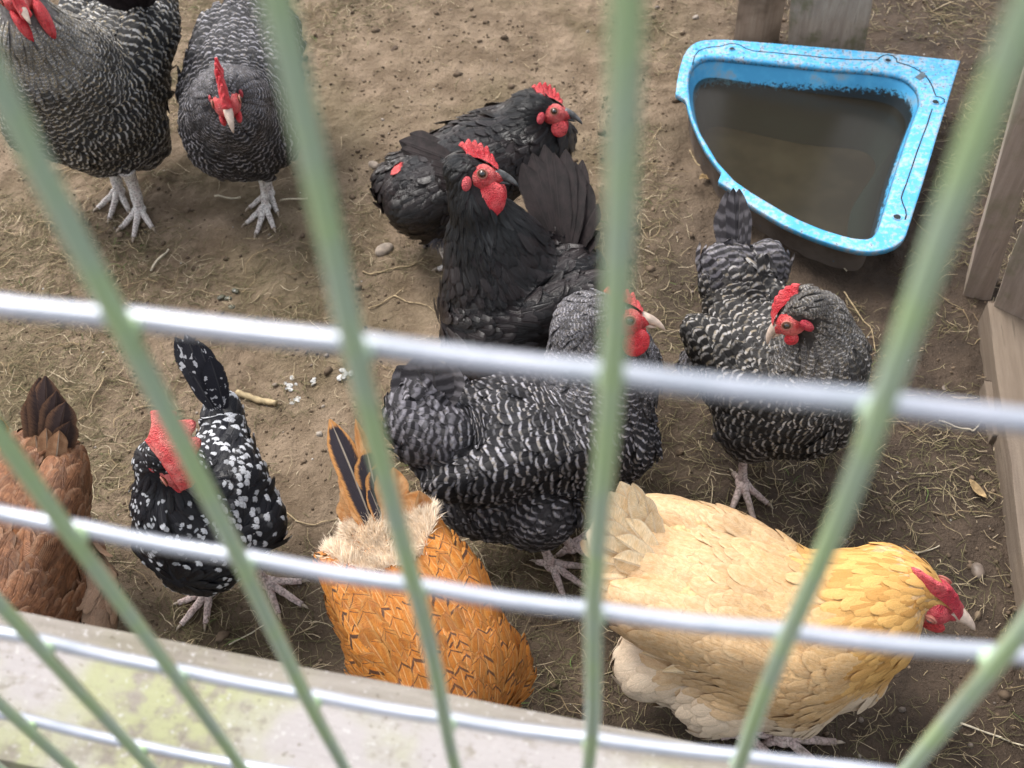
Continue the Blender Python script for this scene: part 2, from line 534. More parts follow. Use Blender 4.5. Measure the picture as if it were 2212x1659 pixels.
# ------------------------------------------------------------------ smooth body fields
class Field:
    def __init__(s):
        s.caps = []; s.ells = []; s.parts = []   # parts: (kind, index, k, zone, dir)

    def cap(s, a, b, ra, rb, k, zone, d):
        s.parts.append(('c', (np.array(a, float), np.array(b, float), ra, rb), k, zone, unit(d)))

    def ell(s, c, R, r, k, zone, d):
        s.parts.append(('e', (np.array(c, float), np.array(R, float), np.array(r, float)), k, zone, unit(d)))

    def one(s, p, q):
        if p[0] == 'c':
            a, b, ra, rb = p[1]
            ab = b - a
            t = np.clip(((q - a) @ ab) / (ab @ ab + 1e-12), 0, 1)
            return np.linalg.norm(q - a - t[:, None] * ab, axis=1) - (ra + (rb - ra) * t)
        c, R, r = p[1]
        l = (q - c) @ R
        k0 = np.linalg.norm(l / r, axis=1) + 1e-9
        k1 = np.linalg.norm(l / (r * r), axis=1) + 1e-9
        return k0 * (k0 - 1) / k1

    def d(s, q):
        out = None
        for p in s.parts:
            di = s.one(p, q)
            if out is None:
                out = di
            else:
                k = p[2]
                h = np.clip(0.5 + 0.5 * (out - di) / k, 0, 1)
                out = out * (1 - h) + di * h - k * h * (1 - h)
        return out

    def grad(s, q, e=0.0012):
        K = np.array([[1, -1, -1], [-1, -1, 1], [-1, 1, -1], [1, 1, 1]], float)
        g = sum(K[i] * s.d(q + K[i] * e)[:, None] for i in range(4))
        return g / (4 * e)

    def project(s, q, h=0.0, it=3):
        for _ in range(it):
            g = s.grad(q)
            g2 = np.maximum((g * g).sum(1), 0.05)
            q = q - g * ((s.d(q) - h) / g2)[:, None]
        return q

    def weights(s, q):
        D = np.stack([s.one(p, q) for p in s.parts], 1)
        W = np.exp(-(D - D.min(1, keepdims=True)) / 0.010)
        return W / W.sum(1, keepdims=True)


def field_mesh(F, vox=0.011):
    mb = MB()
    for p in F.parts:
        if p[0] == 'c':
            a, b, ra, rb = p[1]
            n = max(2, int(np.linalg.norm(b - a) / (0.5 * min(ra, rb) + 1e-6)) + 2)
            for i in range(n):
                t = i / (n - 1)
                mb.ball(a + (b - a) * t, ra + (rb - ra) * t, nu=14, nv=9)
        else:
            c, R, r = p[1]
            mb.ball(c, r, M=R, nu=18, nv=12)
    me = mb.mesh('tmp')
    o = bpy.data.objects.new('tmp', me)
    COL.objects.link(o)
    md = o.modifiers.new('r', 'REMESH')
    md.mode = 'VOXEL'; md.voxel_size = vox
    dg = bpy.context.evaluated_depsgraph_get()
    ev = o.evaluated_get(dg)
    m2 = ev.to_mesh()
    nv = len(m2.vertices)
    V = np.empty(nv * 3, np.float32); m2.vertices.foreach_get('co', V)
    V = V.reshape(-1, 3).astype(float)
    m2.calc_loop_triangles()
    T = np.empty(len(m2.loop_triangles) * 3, np.int32); m2.loop_triangles.foreach_get('vertices', T)
    T = T.reshape(-1, 3)
    ev.to_mesh_clear()
    bpy.data.objects.remove(o); bpy.data.meshes.remove(me)
    V = F.project(V, 0.0, 3)
    return V, T


ZONES = {  # spacing, length, width, neck share, bars, fluff share
    'body': (0.0092, 0.040, 0.021, 0.0, 3.4, 0.0),
    'back': (0.0088, 0.038, 0.018, 0.1, 3.6, 0.0),
    'ruff': (0.0075, 0.040, 0.015, 1.0, 4.0, 0.0),
    'wing': (0.0105, 0.044, 0.024, 0.0, 3.2, 0.0),
    'neck': (0.0056, 0.034, 0.0085, 1.0, 6.0, 0.0),
    'head': (0.0036, 0.0125, 0.0050, 1.0, 2.2, 0.0),
    'fluff': (0.0085, 0.042, 0.020, 0.0, 2.6, 1.0),
    'breast': (0.0085, 0.034, 0.019, 0.0, 3.2, 0.0),
    'thigh': (0.0080, 0.034, 0.018, 0.0, 2.8, 0.35),
}
SS = np.array([0, 0.28, 0.52, 0.74, 0.9, 1.0])
WS = np.array([0.30, 0.78, 1.0, 0.94, 0.66, 0.20])
US = np.array([-1, 0, 1.0])


def feathers(F, V, T, seed, size=1.0, lift=1.0, keep=None, dens=1.0):
    r = np.random.default_rng(seed)
    A = V[T[:, 0]]; B = V[T[:, 1]]; C = V[T[:, 2]]
    area = 0.5 * np.linalg.norm(np.cross(B - A, C - A), axis=1)
    Wt = F.weights((A + B + C) / 3)
    zs = [p[3] for p in F.parts]
    sp = np.array([ZONES[z][0] for z in zs]) * size / dens
    spt = Wt @ sp
    want = area / (spt ** 2)
    n = int(want.sum() * 3.2)
    ti = r.choice(len(T), n, p=want / want.sum())
    a = r.random(n); b = r.random(n); f = a + b > 1; a[f] = 1 - a[f]; b[f] = 1 - b[f]
    Q = A[ti] + (B[ti] - A[ti]) * a[:, None] + (C[ti] - A[ti]) * b[:, None]
    S = spt[ti]
    cell = sp.max()
    grid = {}
    ok = []
    G = np.floor(Q / cell).astype(int)
    Ql = Q.tolist(); Sl = (S * 0.80).tolist(); Gl = G.tolist()
    nb = [(i, j, k) for i in (-1, 0, 1) for j in (-1, 0, 1) for k in (-1, 0, 1)]
    for i in range(n):
        x, y, z = Ql[i]; gx, gy, gz = Gl[i]; s2 = Sl[i] ** 2
        good = True
        for dx, dy, dz in nb:
            for (px, py, pz) in grid.get((gx + dx, gy + dy, gz + dz), ()):
                if (px - x) ** 2 + (py - y) ** 2 + (pz - z) ** 2 < s2:
                    good = False; break
            if not good:
                break
        if good:
            grid.setdefault((gx, gy, gz), []).append((x, y, z)); ok.append(i)
    Q = F.project(Q[ok], 0.0, 1)
    if keep is not None:
        Q = Q[keep(Q)]
    n = len(Q)
    N = F.grad(Q); N /= np.linalg.norm(N, axis=1, keepdims=True) + 1e-9
    W = F.weights(Q)
    # each feather takes the measures of the nearest zone, with a little mixing at the borders
    pick = (W + r.random(W.shape) * 0.30).argmax(1)
    ZA = np.array([ZONES[z][:] for z in zs])
    za = 0.5 * ZA[pick] + 0.5 * (W @ ZA)
    D = W @ np.array([p[4] for p in F.parts])
    D += r.normal(0, 0.10, D.shape)
    D -= N * (D * N).sum(1, keepdims=True)
    D /= np.linalg.norm(D, axis=1, keepdims=True) + 1e-9
    Bn = np.cross(N, D)
    L = za[:, 1] * size * r.uniform(0.85, 1.15, n); Wd = za[:, 2] * size * r.uniform(0.85, 1.12, n)
    rr = r.random(n)
    curl = r.normal(0, 0.10, n)
    lf = r.uniform(0.6, 1.6, n) * lift * (1 + 0.6 * za[:, 5]) * np.where(r.random(n) < 0.035, r.uniform(1.5, 2.5, n), 1)
    wv = 0.0022 * (np.sin(Q[:, 0] * 62 + seed) + np.sin(Q[:, 1] * 55 + 2 * seed) * np.sin(Q[:, 2] * 71)) * (1 - 0.7 * za[:, 3])
    ns, nu = len(SS), len(US)
    s = SS[None, :, None]; u = US[None, None, :]; w = WS[None, :, None]
    pos = (Q[:, None, None, :] + D[:, None, None, :] * (L[:, None, None] * s)[..., None]
           + Bn[:, None, None, :] * (Wd[:, None, None] * 0.5 * u * w + (curl * L)[:, None, None] * s * s)[..., None])
    h = (-0.0010 + (0.0042 * s ** 1.3) * lf[:, None, None] * np.minimum(1.2, (L / 0.036) * (1 - 0.35 * za[:, 3]))[:, None, None]
         + 0.0022 * (1 - np.abs(u)) * w * (Wd / 0.02)[:, None, None] + rr[:, None, None] * 0.0008 + wv[:, None, None])
    h = np.broadcast_to(h, pos.shape[:3]).reshape(-1)
    pos = F.project(pos.reshape(-1, 3), h, 2)
    base = np.arange(n)[:, None, None] * (ns * nu)
    i, j = np.meshgrid(np.arange(ns - 1), np.arange(nu - 1), indexing='ij')
    q0 = (i * nu + j)
    quads = np.stack([q0, q0 + 1, q0 + nu + 1, q0 + nu], -1).reshape(1, -1, 4) + base.reshape(-1, 1, 1)
    uv = np.stack(np.broadcast_arrays(0.5 + 0.5 * u * np.ones_like(s), s * np.ones_like(u)), -1)
    uv = np.broadcast_to(uv, (n, ns, nu, 2)).reshape(-1, 2)
    fx = np.stack([rr, za[:, 3], za[:, 4] / 10, za[:, 5]], 1)
    fx = np.repeat(fx, ns * nu, axis=0)
    return pos, quads.reshape(-1, 4), uv, fx


def tuft(F, V, T, seed, n, zone_ok, length, col_mat, parent, name='down'):
    """fine loose down standing off the skin"""
    r = np.random.default_rng(seed)
    A = V[T[:, 0]]; B = V[T[:, 1]]; C = V[T[:, 2]]
    cen = (A + B + C) / 3
    area = 0.5 * np.linalg.norm(np.cross(B - A, C - A), axis=1) * zone_ok(cen)
    ti = r.choice(len(T), n, p=area / area.sum())
    a = r.random(n); b = r.random(n); f = a + b > 1; a[f] = 1 - a[f]; b[f] = 1 - b[f]
    Q = A[ti] + (B[ti] - A[ti]) * a[:, None] + (C[ti] - A[ti]) * b[:, None]
    N = F.grad(Q); N /= np.linalg.norm(N, axis=1, keepdims=True)
    D = F.weights(Q) @ np.array([p[4] for p in F.parts])
    dirv = 0.35 * N + 0.75 * D + r.normal(0, 0.38, D.shape)
    dirv /= np.linalg.norm(dirv, axis=1, keepdims=True)
    side = np.cross(dirv, r.normal(0, 1, D.shape)); side /= np.linalg.norm(side, axis=1, keepdims=True)
    L = length * r.uniform(0.5, 1.2, n); w = r.uniform(0.0003, 0.0006, n)
    droop = r.normal(0, 0.3, D.shape) + np.array([0, 0, -0.25])
    pts = []
    for s, ww in ((0, 1.0), (0.5, 0.8), (1.0, 0.1)):
        c = Q + dirv * (L * s)[:, None] + droop * (L * s * s * 0.5)[:, None] + N * 0.002
        pts += [c - side * (w * ww)[:, None], c + side * (w * ww)[:, None]]
    Pn = np.stack(pts, 1).reshape(-1, 3)
    b0 = np.arange(n)[:, None] * 6
    Fq = np.concatenate([b0 + np.array([[0, 1, 3, 2]]), b0 + np.array([[2, 3, 5, 4]])], 0)
    me = new_mesh(name, Pn, Fq)
    return link(name, me, col_mat, parent, kind='stuff')


def blade(name, base, tip, nrm, width, mat, parent, bend=0.12, rnd=None, sweep=0.0, point=0.8, cup=0.18, label=None):
    """one large vaned feather with a raised shaft"""
    base = np.asarray(base, float); tip = np.asarray(tip, float)
    ax = tip - base; L = np.linalg.norm(ax); t = ax / L
    nrm = unit(nrm - t * (np.asarray(nrm) @ t)); side = np.cross(nrm, t)
    ns, us = 13, np.array([-1, -0.55, -0.12, 0, 0.12, 0.55, 1])
    V, UV = [], []
    rr = random.random() if rnd is None else rnd
    for i in range(ns):
        s = i / (ns - 1)
        w = (0.22 + 0.78 * min(1, s * 2.6) ** 0.7) * (1 - max(0, (s - 0.72) / 0.28) ** (1.6 + 2 * (1 - point))) if s < 0.999 else 0.06
        for u in us:
            jag = 1 + 0.06 * (random.random() - 0.5)
            off = bend * L * math.sin(math.pi * s) * 0.6 - cup * abs(u) * width * w * 0.5 + (0.0009 if u == 0 else 0)
            V.append(base + t * L * s + side * (u * width * 0.5 * w * jag + sweep * L * s * s) + nrm * off)
            UV.append((0.5 + 0.5 * u, s))
    nu = len(us)
    Fq = np.array([(i * nu + j, i * nu + j + 1, (i + 1) * nu + j + 1, (i + 1) * nu + j) for i in range(ns - 1) for j in range(nu - 1)])
    fx = np.tile(np.array([[rr, 0, 0.4, 0]]), (len(V), 1))
    me = new_mesh(name, np.array(V), Fq, uv=UV, fx=fx)
    o = link(name, me, mat, parent)
    if label:
        o['label'] = label
    return o


def ground_h(x, y):
    x = np.asarray(x, float); y = np.asarray(y, float)
    h = 0.022 * vnoise(x * 2.3 + 11, y * 2.3 + 5) + 0.012 * vnoise(x * 6.1 + 3, y * 6.1) + 0.006 * vnoise(x * 17, y * 17 + 9)
    return h


# ------------------------------------------------------------------ the bird
def frame_from(x, up):
    x = unit(x); y = unit(np.cross(up, x)); z = np.cross(x, y)
    return np.stack([x, y, z], 1)


def make_leg(mb, foot, heading, top, thick=1.0, spread=0.62, shank=1.0):
    """scaly shank from the hock down to three front toes and a hind toe"""
    gx = np.array([math.cos(heading), math.sin(heading), 0])
    gy = np.array([-gx[1], gx[0], 0])
    foot = np.asarray(foot, float)
    g = float(ground_h(foot[0], foot[1]))
    palm = np.array([foot[0], foot[1], g + 0.013 * thick])
    top = np.asarray(top, float)
    pts, rad = [], []
    n = 16
    for i in range(n):
        s = i / (n - 1)
        p = palm + (top - palm) * s
        p = p - gx * 0.006 * math.sin(math.pi * s)
        r = (0.0072 - 0.0016 * math.sin(math.pi * min(1, s * 1.1)) + 0.0022 * max(0, s - 0.8) * 5) * thick * (1 + (shank - 1) * min(1, s * 4))
        r *= 1 + 0.055 * (i % 2)
        pts.append(p); rad.append(r)
    mb.tube(pts, rad, 10, 1)
    mb.ball(palm - np.array([0, 0, 0.002]), (0.0105 * thick, 0.0105 * thick, 0.0085 * thick), m=1)
    for ang, L in ((-spread, 0.044), (0.0, 0.056), (spread, 0.045), (math.pi + 0.25, 0.022)):
        d = gx * math.cos(ang) + gy * math.sin(ang)
        pts, rad = [], []
        K = 12
        for i in range(K):
            s = i / (K - 1)
            z = (0.010 * (1 - s) ** 1.5 + 0.0045) * thick + 0.0035 * math.sin(s * math.pi * 2.5) ** 2 * (1 - s)
            q = palm + d * L * thick * s
            q[2] = float(ground_h(q[0], q[1])) + z
            pts.append(q); rad.append((0.0058 - 0.0022 * s) * thick * (1 + 0.12 * abs(math.sin(s * 11))))
        mb.tube(pts, rad, 8, 1)
        c0 = pts[-1]
        cl = [c0, c0 + d * 0.006 * thick + np.array([0, 0, 0.0005]), c0 + d * 0.011 * thick - np.array([0, 0, 0.0028])]
        mb.tube(cl, [0.0026 * thick, 0.0019 * thick, 0.0004], 6, 2)


def make_comb(name, M, c, s, mat, parent, hgt=0.020, length=0.040, flop=0.0, thickc=1.0, ser_d=0.45, spikes=6.5, seed=1, x0=-0.012):
    r = np.random.default_rng(seed)
    n = 46; lv = 7
    V = []
    ph = r.uniform(-0.2, 0.2)
    hh = r.uniform(0.7, 1.1, 12)
    for side in (-1, 1):
        for i in range(n):
            t = i / (n - 1)
            x = x0 + length * t
            env = math.sin(math.pi * (0.10 + 0.86 * t)) ** 0.7 * (1.15 - 0.45 * t)
            k = t * spikes + ph
            ser = abs(math.sin(math.pi * k)) ** 0.75 * hh[int(abs(k)) % 12]
            H = hgt * env * (1 - ser_d + ser_d * ser)
            base_z = 0.0178 - 13.0 * max(0, x - 0.006) ** 2 - 6.0 * min(0, x) ** 2
            for j in range(lv):
                q = j / (lv - 1)
                th = (0.0048 * (1 - q) + 0.0012) * thickc * (1 if 0 < i < n - 1 else 0.3)
                z = base_z - 0.002 + H * q
                lean = flop * (H * q) ** 2 / (hgt + 1e-9)
                y = side * th + lean + 0.0012 * math.sin(9 * t + 2) * q
                zz = z - min(0.8, abs(flop) * 0.42) * (H * q) ** 2 / hgt
                xx = x - 0.010 * q * q * (1 - t) * (hgt / 0.02)
                V.append(c + M @ (np.array([xx, y, zz]) * s))
    Fq = []
    o2 = n * lv
    for i in range(n - 1):
        for j in range(lv - 1):
            a = i * lv + j
            Fq.append((a, a + lv, a + lv + 1, a + 1))
            Fq.append((o2 + a, o2 + a + 1, o2 + a + lv + 1, o2 + a + lv))
        a = i * lv + lv - 1
        Fq.append((a, a + lv, o2 + a + lv, o2 + a))
    for i in (0, n - 1):
        for j in range(lv - 1):
            a = i * lv + j
            Fq.append((a, a + 1, o2 + a + 1, o2 + a) if i == 0 else (a, o2 + a, o2 + a + 1, a + 1))
    me = new_mesh(name, np.array(V), np.array(Fq))
    return link(name, me, mat, parent)


def make_hen(label, style, torso, neck, head, beak, feet, name='hen', group='chickens in the pen', category='hen', extra=(), tail=(), size=1.0,
             wings=True, low=True, face_m=None, comb=dict(), wattle=1.0, beak_m=None, leg_m=None, tail_style=None, roll=0.0,
             seed=1, lift=1.0, hs=1.0, legs=True, tail_w=0.036, zone_t=('back', 'back', 'breast'), wing_amt=1.0, dens=1.0,
             thick=1.0, wing_feathers=(), wing_spec=None, headless=False, eye_open=True, down=None, skin_patch=None, neck_k=0.03, leglen=0.09, shank=1.0, bridge='breast', tail_bend=0.06):
    pts = [(P(x, y, z), rp) for x, y, z, rp in torso]
    tw = [(p, rp * 0.94 * depth(p) / FPX) for p, rp in pts]
    nk = [(P(x, y, z), 0, rp) for x, y, z, rp in neck]
    nw = [(p, rp * 0.93 * depth(p) / FPX) for p, _, rp in nk]
    F = Field()
    axis = unit(tw[-1][0] - tw[0][0])
    up = np.array([0, 0, 1.0])
    for i in range(len(tw) - 1):
        z = zone_t[min(i, len(zone_t) - 1)]
        F.cap(tw[i][0], tw[i + 1][0], tw[i][1], tw[i + 1][1], 0.035, z, tw[max(i - 1, 0)][0] - tw[i + 1][0] if i else tw[0][0] - tw[1][0])
    # neck
    for i in range(len(nw) - 1):
        F.cap(nw[i][0], nw[i + 1][0], nw[i][1], nw[i + 1][1], neck_k, 'neck', nw[i][0] - nw[i + 1][0])
    # chest to neck bridge
    F.cap(tw[-1][0], nw[0][0], tw[-1][1] * 0.9, nw[0][1], 0.035, bridge, tw[-2][0] - nw[0][0] + up * -0.03)
    ctr = np.mean([t[0] for t in tw], axis=0)
    rm = max(t[1] for t in tw)
    ground_pt = np.array([ctr[0], ctr[1], float(ground_h(ctr[0], ctr[1]))])
    root = empty(name, ground_pt, label=label, category=category, group=group)
    # head frame
    hc = P(*head)
    s = hs
    bt = ray_at_dist(beak[0], beak[1], hc, 0.056 * s, low=low)
    hx = unit(bt - hc)
    upv = unit(up + np.array([0.001, 0, 0]))
    M = frame_from(hx, upv if abs(hx @ upv) < 0.97 else unit(nw[0][0] * -1 + hc))
    if roll:
        cr, sr = math.cos(roll), math.sin(roll)
        M = M @ np.array([[1, 0, 0], [0, cr, -sr], [0, sr, cr]])
    if not headless:
        hb = hc - M[:, 0] * 0.006 * s
        F.cap(nw[-1][0], hb, nw[-1][1], 0.0170 * s, 0.014, 'neck', nw[-1][0] - hc)
        F.cap(hc - M[:, 0] * 0.004 * s, hc + M[:, 0] * 0.018 * s - M[:, 2] * 0.001, 0.0172 * s, 0.0122 * s, 0.008, 'head', -hx * 1.0 + M[:, 2] * 0.1)
    # extra volumes: (x, y, z, rpx, zone, (dx, dy, dz))
    for (x, y, z, rp, zn, dv) in extra:
        c = P(x, y, z); rr = rp * 0.93 * depth(c) / FPX
        F.cap(c, c + unit(dv) * rr * 0.25, rr, rr * 0.92, 0.022, zn, dv)
    side = unit(np.cross(up, axis))
    # thighs
    foots = []
    for k, ft in enumerate(feet):
        fp = P(ft[0], ft[1], 0.0)
        hd = ft[2]
        gx = np.array([math.cos(hd), math.sin(hd), 0])
        hk = fp - gx * 0.012 + np.array([0, 0, leglen * size])
        if len(ft) > 3:
            hk = hk + np.array(ft[3])
        foots.append((fp, hd, hk))
        sgn = 1 if (fp - ctr) @ side > 0 else -1
        th = ctr + side * sgn * rm * 0.42 - up * rm * 0.35
        F.cap(th, hk + up * 0.012, rm * 0.48, 0.0125 * size, 0.02, 'thigh', hk - th)
    if wings and wing_spec is None:
        mid = (tw[0][0] + tw[-1][0]) / 2
        Lh = np.linalg.norm(tw[-1][0] - tw[0][0]) * 0.5 + rm * 0.45
        for sg in (-1, 1):
            c = mid + side * sg * rm * 0.66 + up * rm * 0.22 - axis * 0.01
            R = frame_from(unit(axis + up * 0.10), up)
            F.ell(c, R, (Lh, rm * 0.40 * wing_amt, rm * 0.58), 0.006, 'wing', -axis - up * 0.10 + side * 0)
    elif wing_spec:
        for (x, y, z, L, wd, ht, dv) in wing_spec:
            c = P(x, y, z)
            R = frame_from(unit(-np.array(dv)), up)
            F.ell(c, R, (L, wd, ht), 0.006, 'wing', dv)
    V, T = field_mesh(F, 0.010 * max(size, 0.9))
    # one continuous body: skin, shanks and feet, bare face
    mb = MB()
    mb.add(V, T.tolist(), 0)
    for fp, hd, hk in foots:
        make_leg(mb, fp, hd, hk, thick, shank=shank)
    loc = lambda x, y, z: hc + M @ (np.array([x, y, z]) * s)
    if not headless:
        for sg in (-1, 1):
            mb.ball(loc(0.0155, sg * 0.0058, -0.0032), np.array([0.0170, 0.0118, 0.0140]) * s, M=M, nu=20, nv=14, m=3, noise=0.05, seed=seed + sg)
        mb.ball(loc(0.0265, 0, -0.0015), np.array([0.0135, 0.0085, 0.0092]) * s, M=M, nu=16, nv=10, m=3, noise=0.04, seed=seed)
    if skin_patch:
        sp_c = P(*skin_patch[:3]); sr = skin_patch[3] * depth(sp_c) / FPX
        n_ = F.grad(sp_c[None])[0]; n_ = unit(n_)
        sp_s = F.project(sp_c[None], -0.001)[0]
        mb.ball(sp_s, np.array([sr * 0.8, sr * 1.6, 0.0022]), M=frame_from(unit(np.cross(n_, [0.3, 1, 0])), n_), m=3, noise=0.15, seed=2)
    me = mb.mesh('body')
    face_m = face_m or M_PINK
    body = link('body', me, [M_UNDER[style], leg_m or M_LEGP, M_CLAW, face_m], root)
    fc = loc(0.0195, 0, -0.001)

    def keep(Q):
        if headless:
            return np.ones(len(Q), bool)
        l = (Q - fc) @ M / s
        ok = ~(((l / np.array([0.0215, 0.026, 0.0230])) ** 2).sum(1) < 1)
        ok |= (l[:, 2] > 0.0070) & (l[:, 0] < 0.026)
        if skin_patch:
            sp_c = P(*skin_patch[:3]); sr = skin_patch[3] * depth(sp_c) / FPX
            ok &= np.linalg.norm((Q - sp_c) * np.array([1.0, 1.0, 0.5]), axis=1) > sr * 1.25
        return ok
    pos, quads, uv, fx = feathers(F, V, T, seed, size=size, lift=lift, keep=keep, dens=dens)
    fm = new_mesh('plumage', pos, quads, uv=uv, fx=fx)
    link('plumage', fm, MF[style], root, kind='stuff')
    if not headless:
        make_comb('comb', M, hc, s, comb.pop('mat', M_RED), root, seed=seed, **comb)
        bm_ = beak_m or M_HORN_P
        b = MB()
        up_pts, up_r = [], []
        for i in range(9):
            t = i / 8
            up_pts.append(loc(0.029 + 0.027 * t, 0, 0.0015 - 0.0095 * t ** 2.4)); up_r.append(s * (0.0064 * (1 - t) ** 0.7 + 0.0006))
        b.tube(up_pts, up_r, 12, flat=0.92, rn=M[:, 2])
        link('upper_beak', b.mesh('upper_beak'), bm_, root)
        b = MB()
        b.tube([loc(0.028 + 0.019 * t, 0, -0.0048 - 0.0018 * t) for t in (0, .25, .5, .75, 1)], [s * x for x in (0.0052, 0.0046, 0.0037, 0.0026, 0.0006)], 10, flat=0.7, rn=M[:, 2])
        link('lower_beak', b.mesh('lower_beak'), bm_, root)
        for sg in (-1, 1):
            if wattle:
                b = MB()
                wl = 0.0115 * wattle
                b.ball(loc(0.0285, sg * 0.0100, -0.0105 - wl * 0.72), np.array([0.0108 * wattle ** 0.75, 0.0042 * max(1, wattle / 1.4), wl]) * s, M=M @ np.array([[1, 0, 0.15], [0, 1, sg * 0.10], [-0.15, -sg * 0.10, 1]]), nu=18, nv=12, noise=0.04, seed=seed)
                link('wattle', b.mesh('wattle'), comb.get('mat', M_RED) if False else M_RED, root)
            b = MB()
            b.ball(loc(0.002, sg * 0.0185, -0.0105), np.array([0.0052, 0.0034, 0.0080]) * s, M=M, nu=14, nv=10, noise=0.05, seed=seed + 3)
            link('ear_lobe', b.mesh('ear_lobe'), M_DEEP, root)
            ec = loc(0.0165, sg * 0.0166, 0.0022)
            b = MB()
            b.ball(ec, np.array([0.0046, 0.0030, 0.0044 if eye_open else 0.0030]) * s, M=M, nu=16, nv=10)
            eye = link('eye', b.mesh('eye'), M_IRIS if eye_open else M_LID, root)
            b = MB()
            b.ball(ec + M @ np.array([0, sg * 0.0012, 0]) * s, np.array([0.0033, 0.0024, 0.0032 if eye_open else 0.0010]) * s, M=M, nu=14, nv=8)
            link('pupil', b.mesh('pupil'), M_EYE, eye)
            b = MB()
            ring = [ec + M @ (np.array([math.cos(a) * 0.0050, sg * (0.0008 + 0.0), math.sin(a) * (0.0047 if eye_open else 0.0032)]) * s) for a in np.linspace(0, 2 * math.pi, 19)]
            b.tube(ring, 0.0009 * s, 6, cap=False)
            link('eyelid', b.mesh('eyelid'), M_LID, eye)
    if down:
        for cpt, rad_, n_, L_, mt_ in down:
            cc = P(*cpt)
            tuft(F, V, T, seed, n_, lambda q, cc=cc, rad_=rad_: (np.linalg.norm(q - cc, axis=1) < rad_).astype(float), L_, mt_, root)
    # tail: each entry (base x, y, z, tip x, y, z, width factor[, style])
    ts = tail_style or {'barred_brown': 'barred', 'barred_pale': 'barred'}.get(style, style)
    for e in tail:
        b0 = P(*e[0:3]); t0 = P(*e[3:6])
        nr = side * random.uniform(-.5, .5) + side * (0.75 if (b0 - ctr) @ side > 0 else -0.75) + up * 0.5 + unit(CAMPOS - b0) * 1.4
        if len(e) > 8:
            nr = nr + np.array(e[8])
        blade('tail_feather', b0, t0, nr, tail_w * e[6], MT[e[7] if len(e) > 7 and e[7] else ts], root, bend=tail_bend, cup=0.16)
    for e in wing_feathers:
        # flight feathers laid along the closed wing
        b0 = F.project(P(*e[0:3])[None], 0.003)[0]; t0 = F.project(P(*e[3:6])[None], 0.010)[0]
        nr = F.grad(((b0 + t0) / 2)[None])[0]
        blade('wing_feather', b0, t0, nr, e[6], MT[e[7] if len(e) > 7 and e[7] else ts], root, bend=0.10, cup=0.3)
    return root, F, V, T, side, axis, M, hc


# ------------------------------------------------------------------ ground
def soil_mat():
    nt = NT('trodden_soil')
    pos = nt.pos()
    sx = nt.n('ShaderNodeSeparateXYZ'); nt.t.links.new(pos, sx.inputs[0])
    big = nt.noise(pos, 2.6, 4.0)
    mid = nt.noise(pos, 14, 5.0, 0.6)
    fine = nt.noise(pos, 90, 5.0, 0.65)
    vfine = nt.noise(pos, 420, 3.0, 0.6)
    # damp earth lies round the trough and along the timber on the right
    dx = nt.math('ADD', nt.math('ADD', sx.outputs[0], nt.math('MULTIPLY', sx.outputs[1], -0.10)), nt.math('MULTIPLY', nt.math('SUBTRACT', big, 0.5), 0.5))
    damp = nt.ss(dx, -0.20, 0.16)
    near = nt.ss(sx.outputs[1], 0.75, 0.30)
    damp = nt.math('MAXIMUM', damp, nt.math('MULTIPLY', near, nt.ss(dx, -0.62, -0.25, 0.25, 0.85)))
    dry = nt.mix(nt.ss(mid, 0.3, 0.7), (0.155, 0.110, 0.070), (0.285, 0.212, 0.145))
    dry = nt.mix(nt.ss(big, 0.48, 0.62, 0.0, 0.45), dry, (0.15, 0.122, 0.066))
    wet = nt.mix(nt.ss(mid, 0.3, 0.7), (0.048, 0.034, 0.024), (0.098, 0.069, 0.048))
    col = nt.mix(damp, dry, wet)
    col = nt.mix(nt.ss(fine, 0.56, 0.74, 0.0, 0.55), col, nt.mix(0.5, col, (0.05, 0.035, 0.025)))
    col = nt.mix(nt.ss(vfine, 0.66, 0.78, 0.0, 0.5), col, nt.mix(0.5, col, (0.50, 0.42, 0.33)))
    h = nt.math('ADD', nt.math('MULTIPLY', fine, 1.6), nt.math('ADD', nt.math('MULTIPLY', vfine, 0.6), nt.math('MULTIPLY', mid, 2.0)))
    rough = nt.ss(damp, 0.0, 1.0, 0.92, 0.72)
    nt.bsdf(col, rough, 0.25, bump=h, bstr=1.0, bdist=0.006)
    return nt.m


TROUGH_C = P(1740, 320, 0.07)


def trough_poly():
    z = [(165, 560), (172, 490), (185, 420), (198, 370), (215, 320), (235, 288), (260, 265), (292, 247), (330, 238), (400, 234), (480, 235), (870, 266), (1260, 300),
         (1550, 327), (1835, 358), (1700, 790), (1620, 1060), (1530, 1340), (1515, 1385), (1490, 1420), (1450, 1447), (1400, 1465), (1350, 1475), (1300, 1478), (1240, 1473), (1180, 1460),
         (1090, 1435), (1000, 1405), (900, 1365), (800, 1320), (700, 1262), (600, 1200), (490, 1110), (415, 1065), (437, 1012), (385, 945), (345, 890), (300, 805), (262, 715), (240, 650), (226, 590), (205, 572)]
    inner = [(232, 480), (235, 440), (245, 400), (262, 370), (290, 345), (335, 328), (400, 325), (560, 340), (1100, 390), (1300, 403), (1400, 415), (1475, 430), (1530, 450), (1570, 482), (1600, 520),
             (1612, 560), (1612, 600), (1570, 720), (1480, 1000), (1370, 1340), (1358, 1368), (1340, 1390), (1318, 1403), (1290, 1410), (1220, 1406), (1150, 1390), (1020, 1350), (900, 1300), (800, 1250), (700, 1190),
             (600, 1130), (500, 1060), (400, 950), (300, 780), (262, 690), (245, 620), (235, 550)]
    return z, inner


def zpt(zx, zy):
    return 1399.6 + 0.3673 * zx, 0.3673 * zy


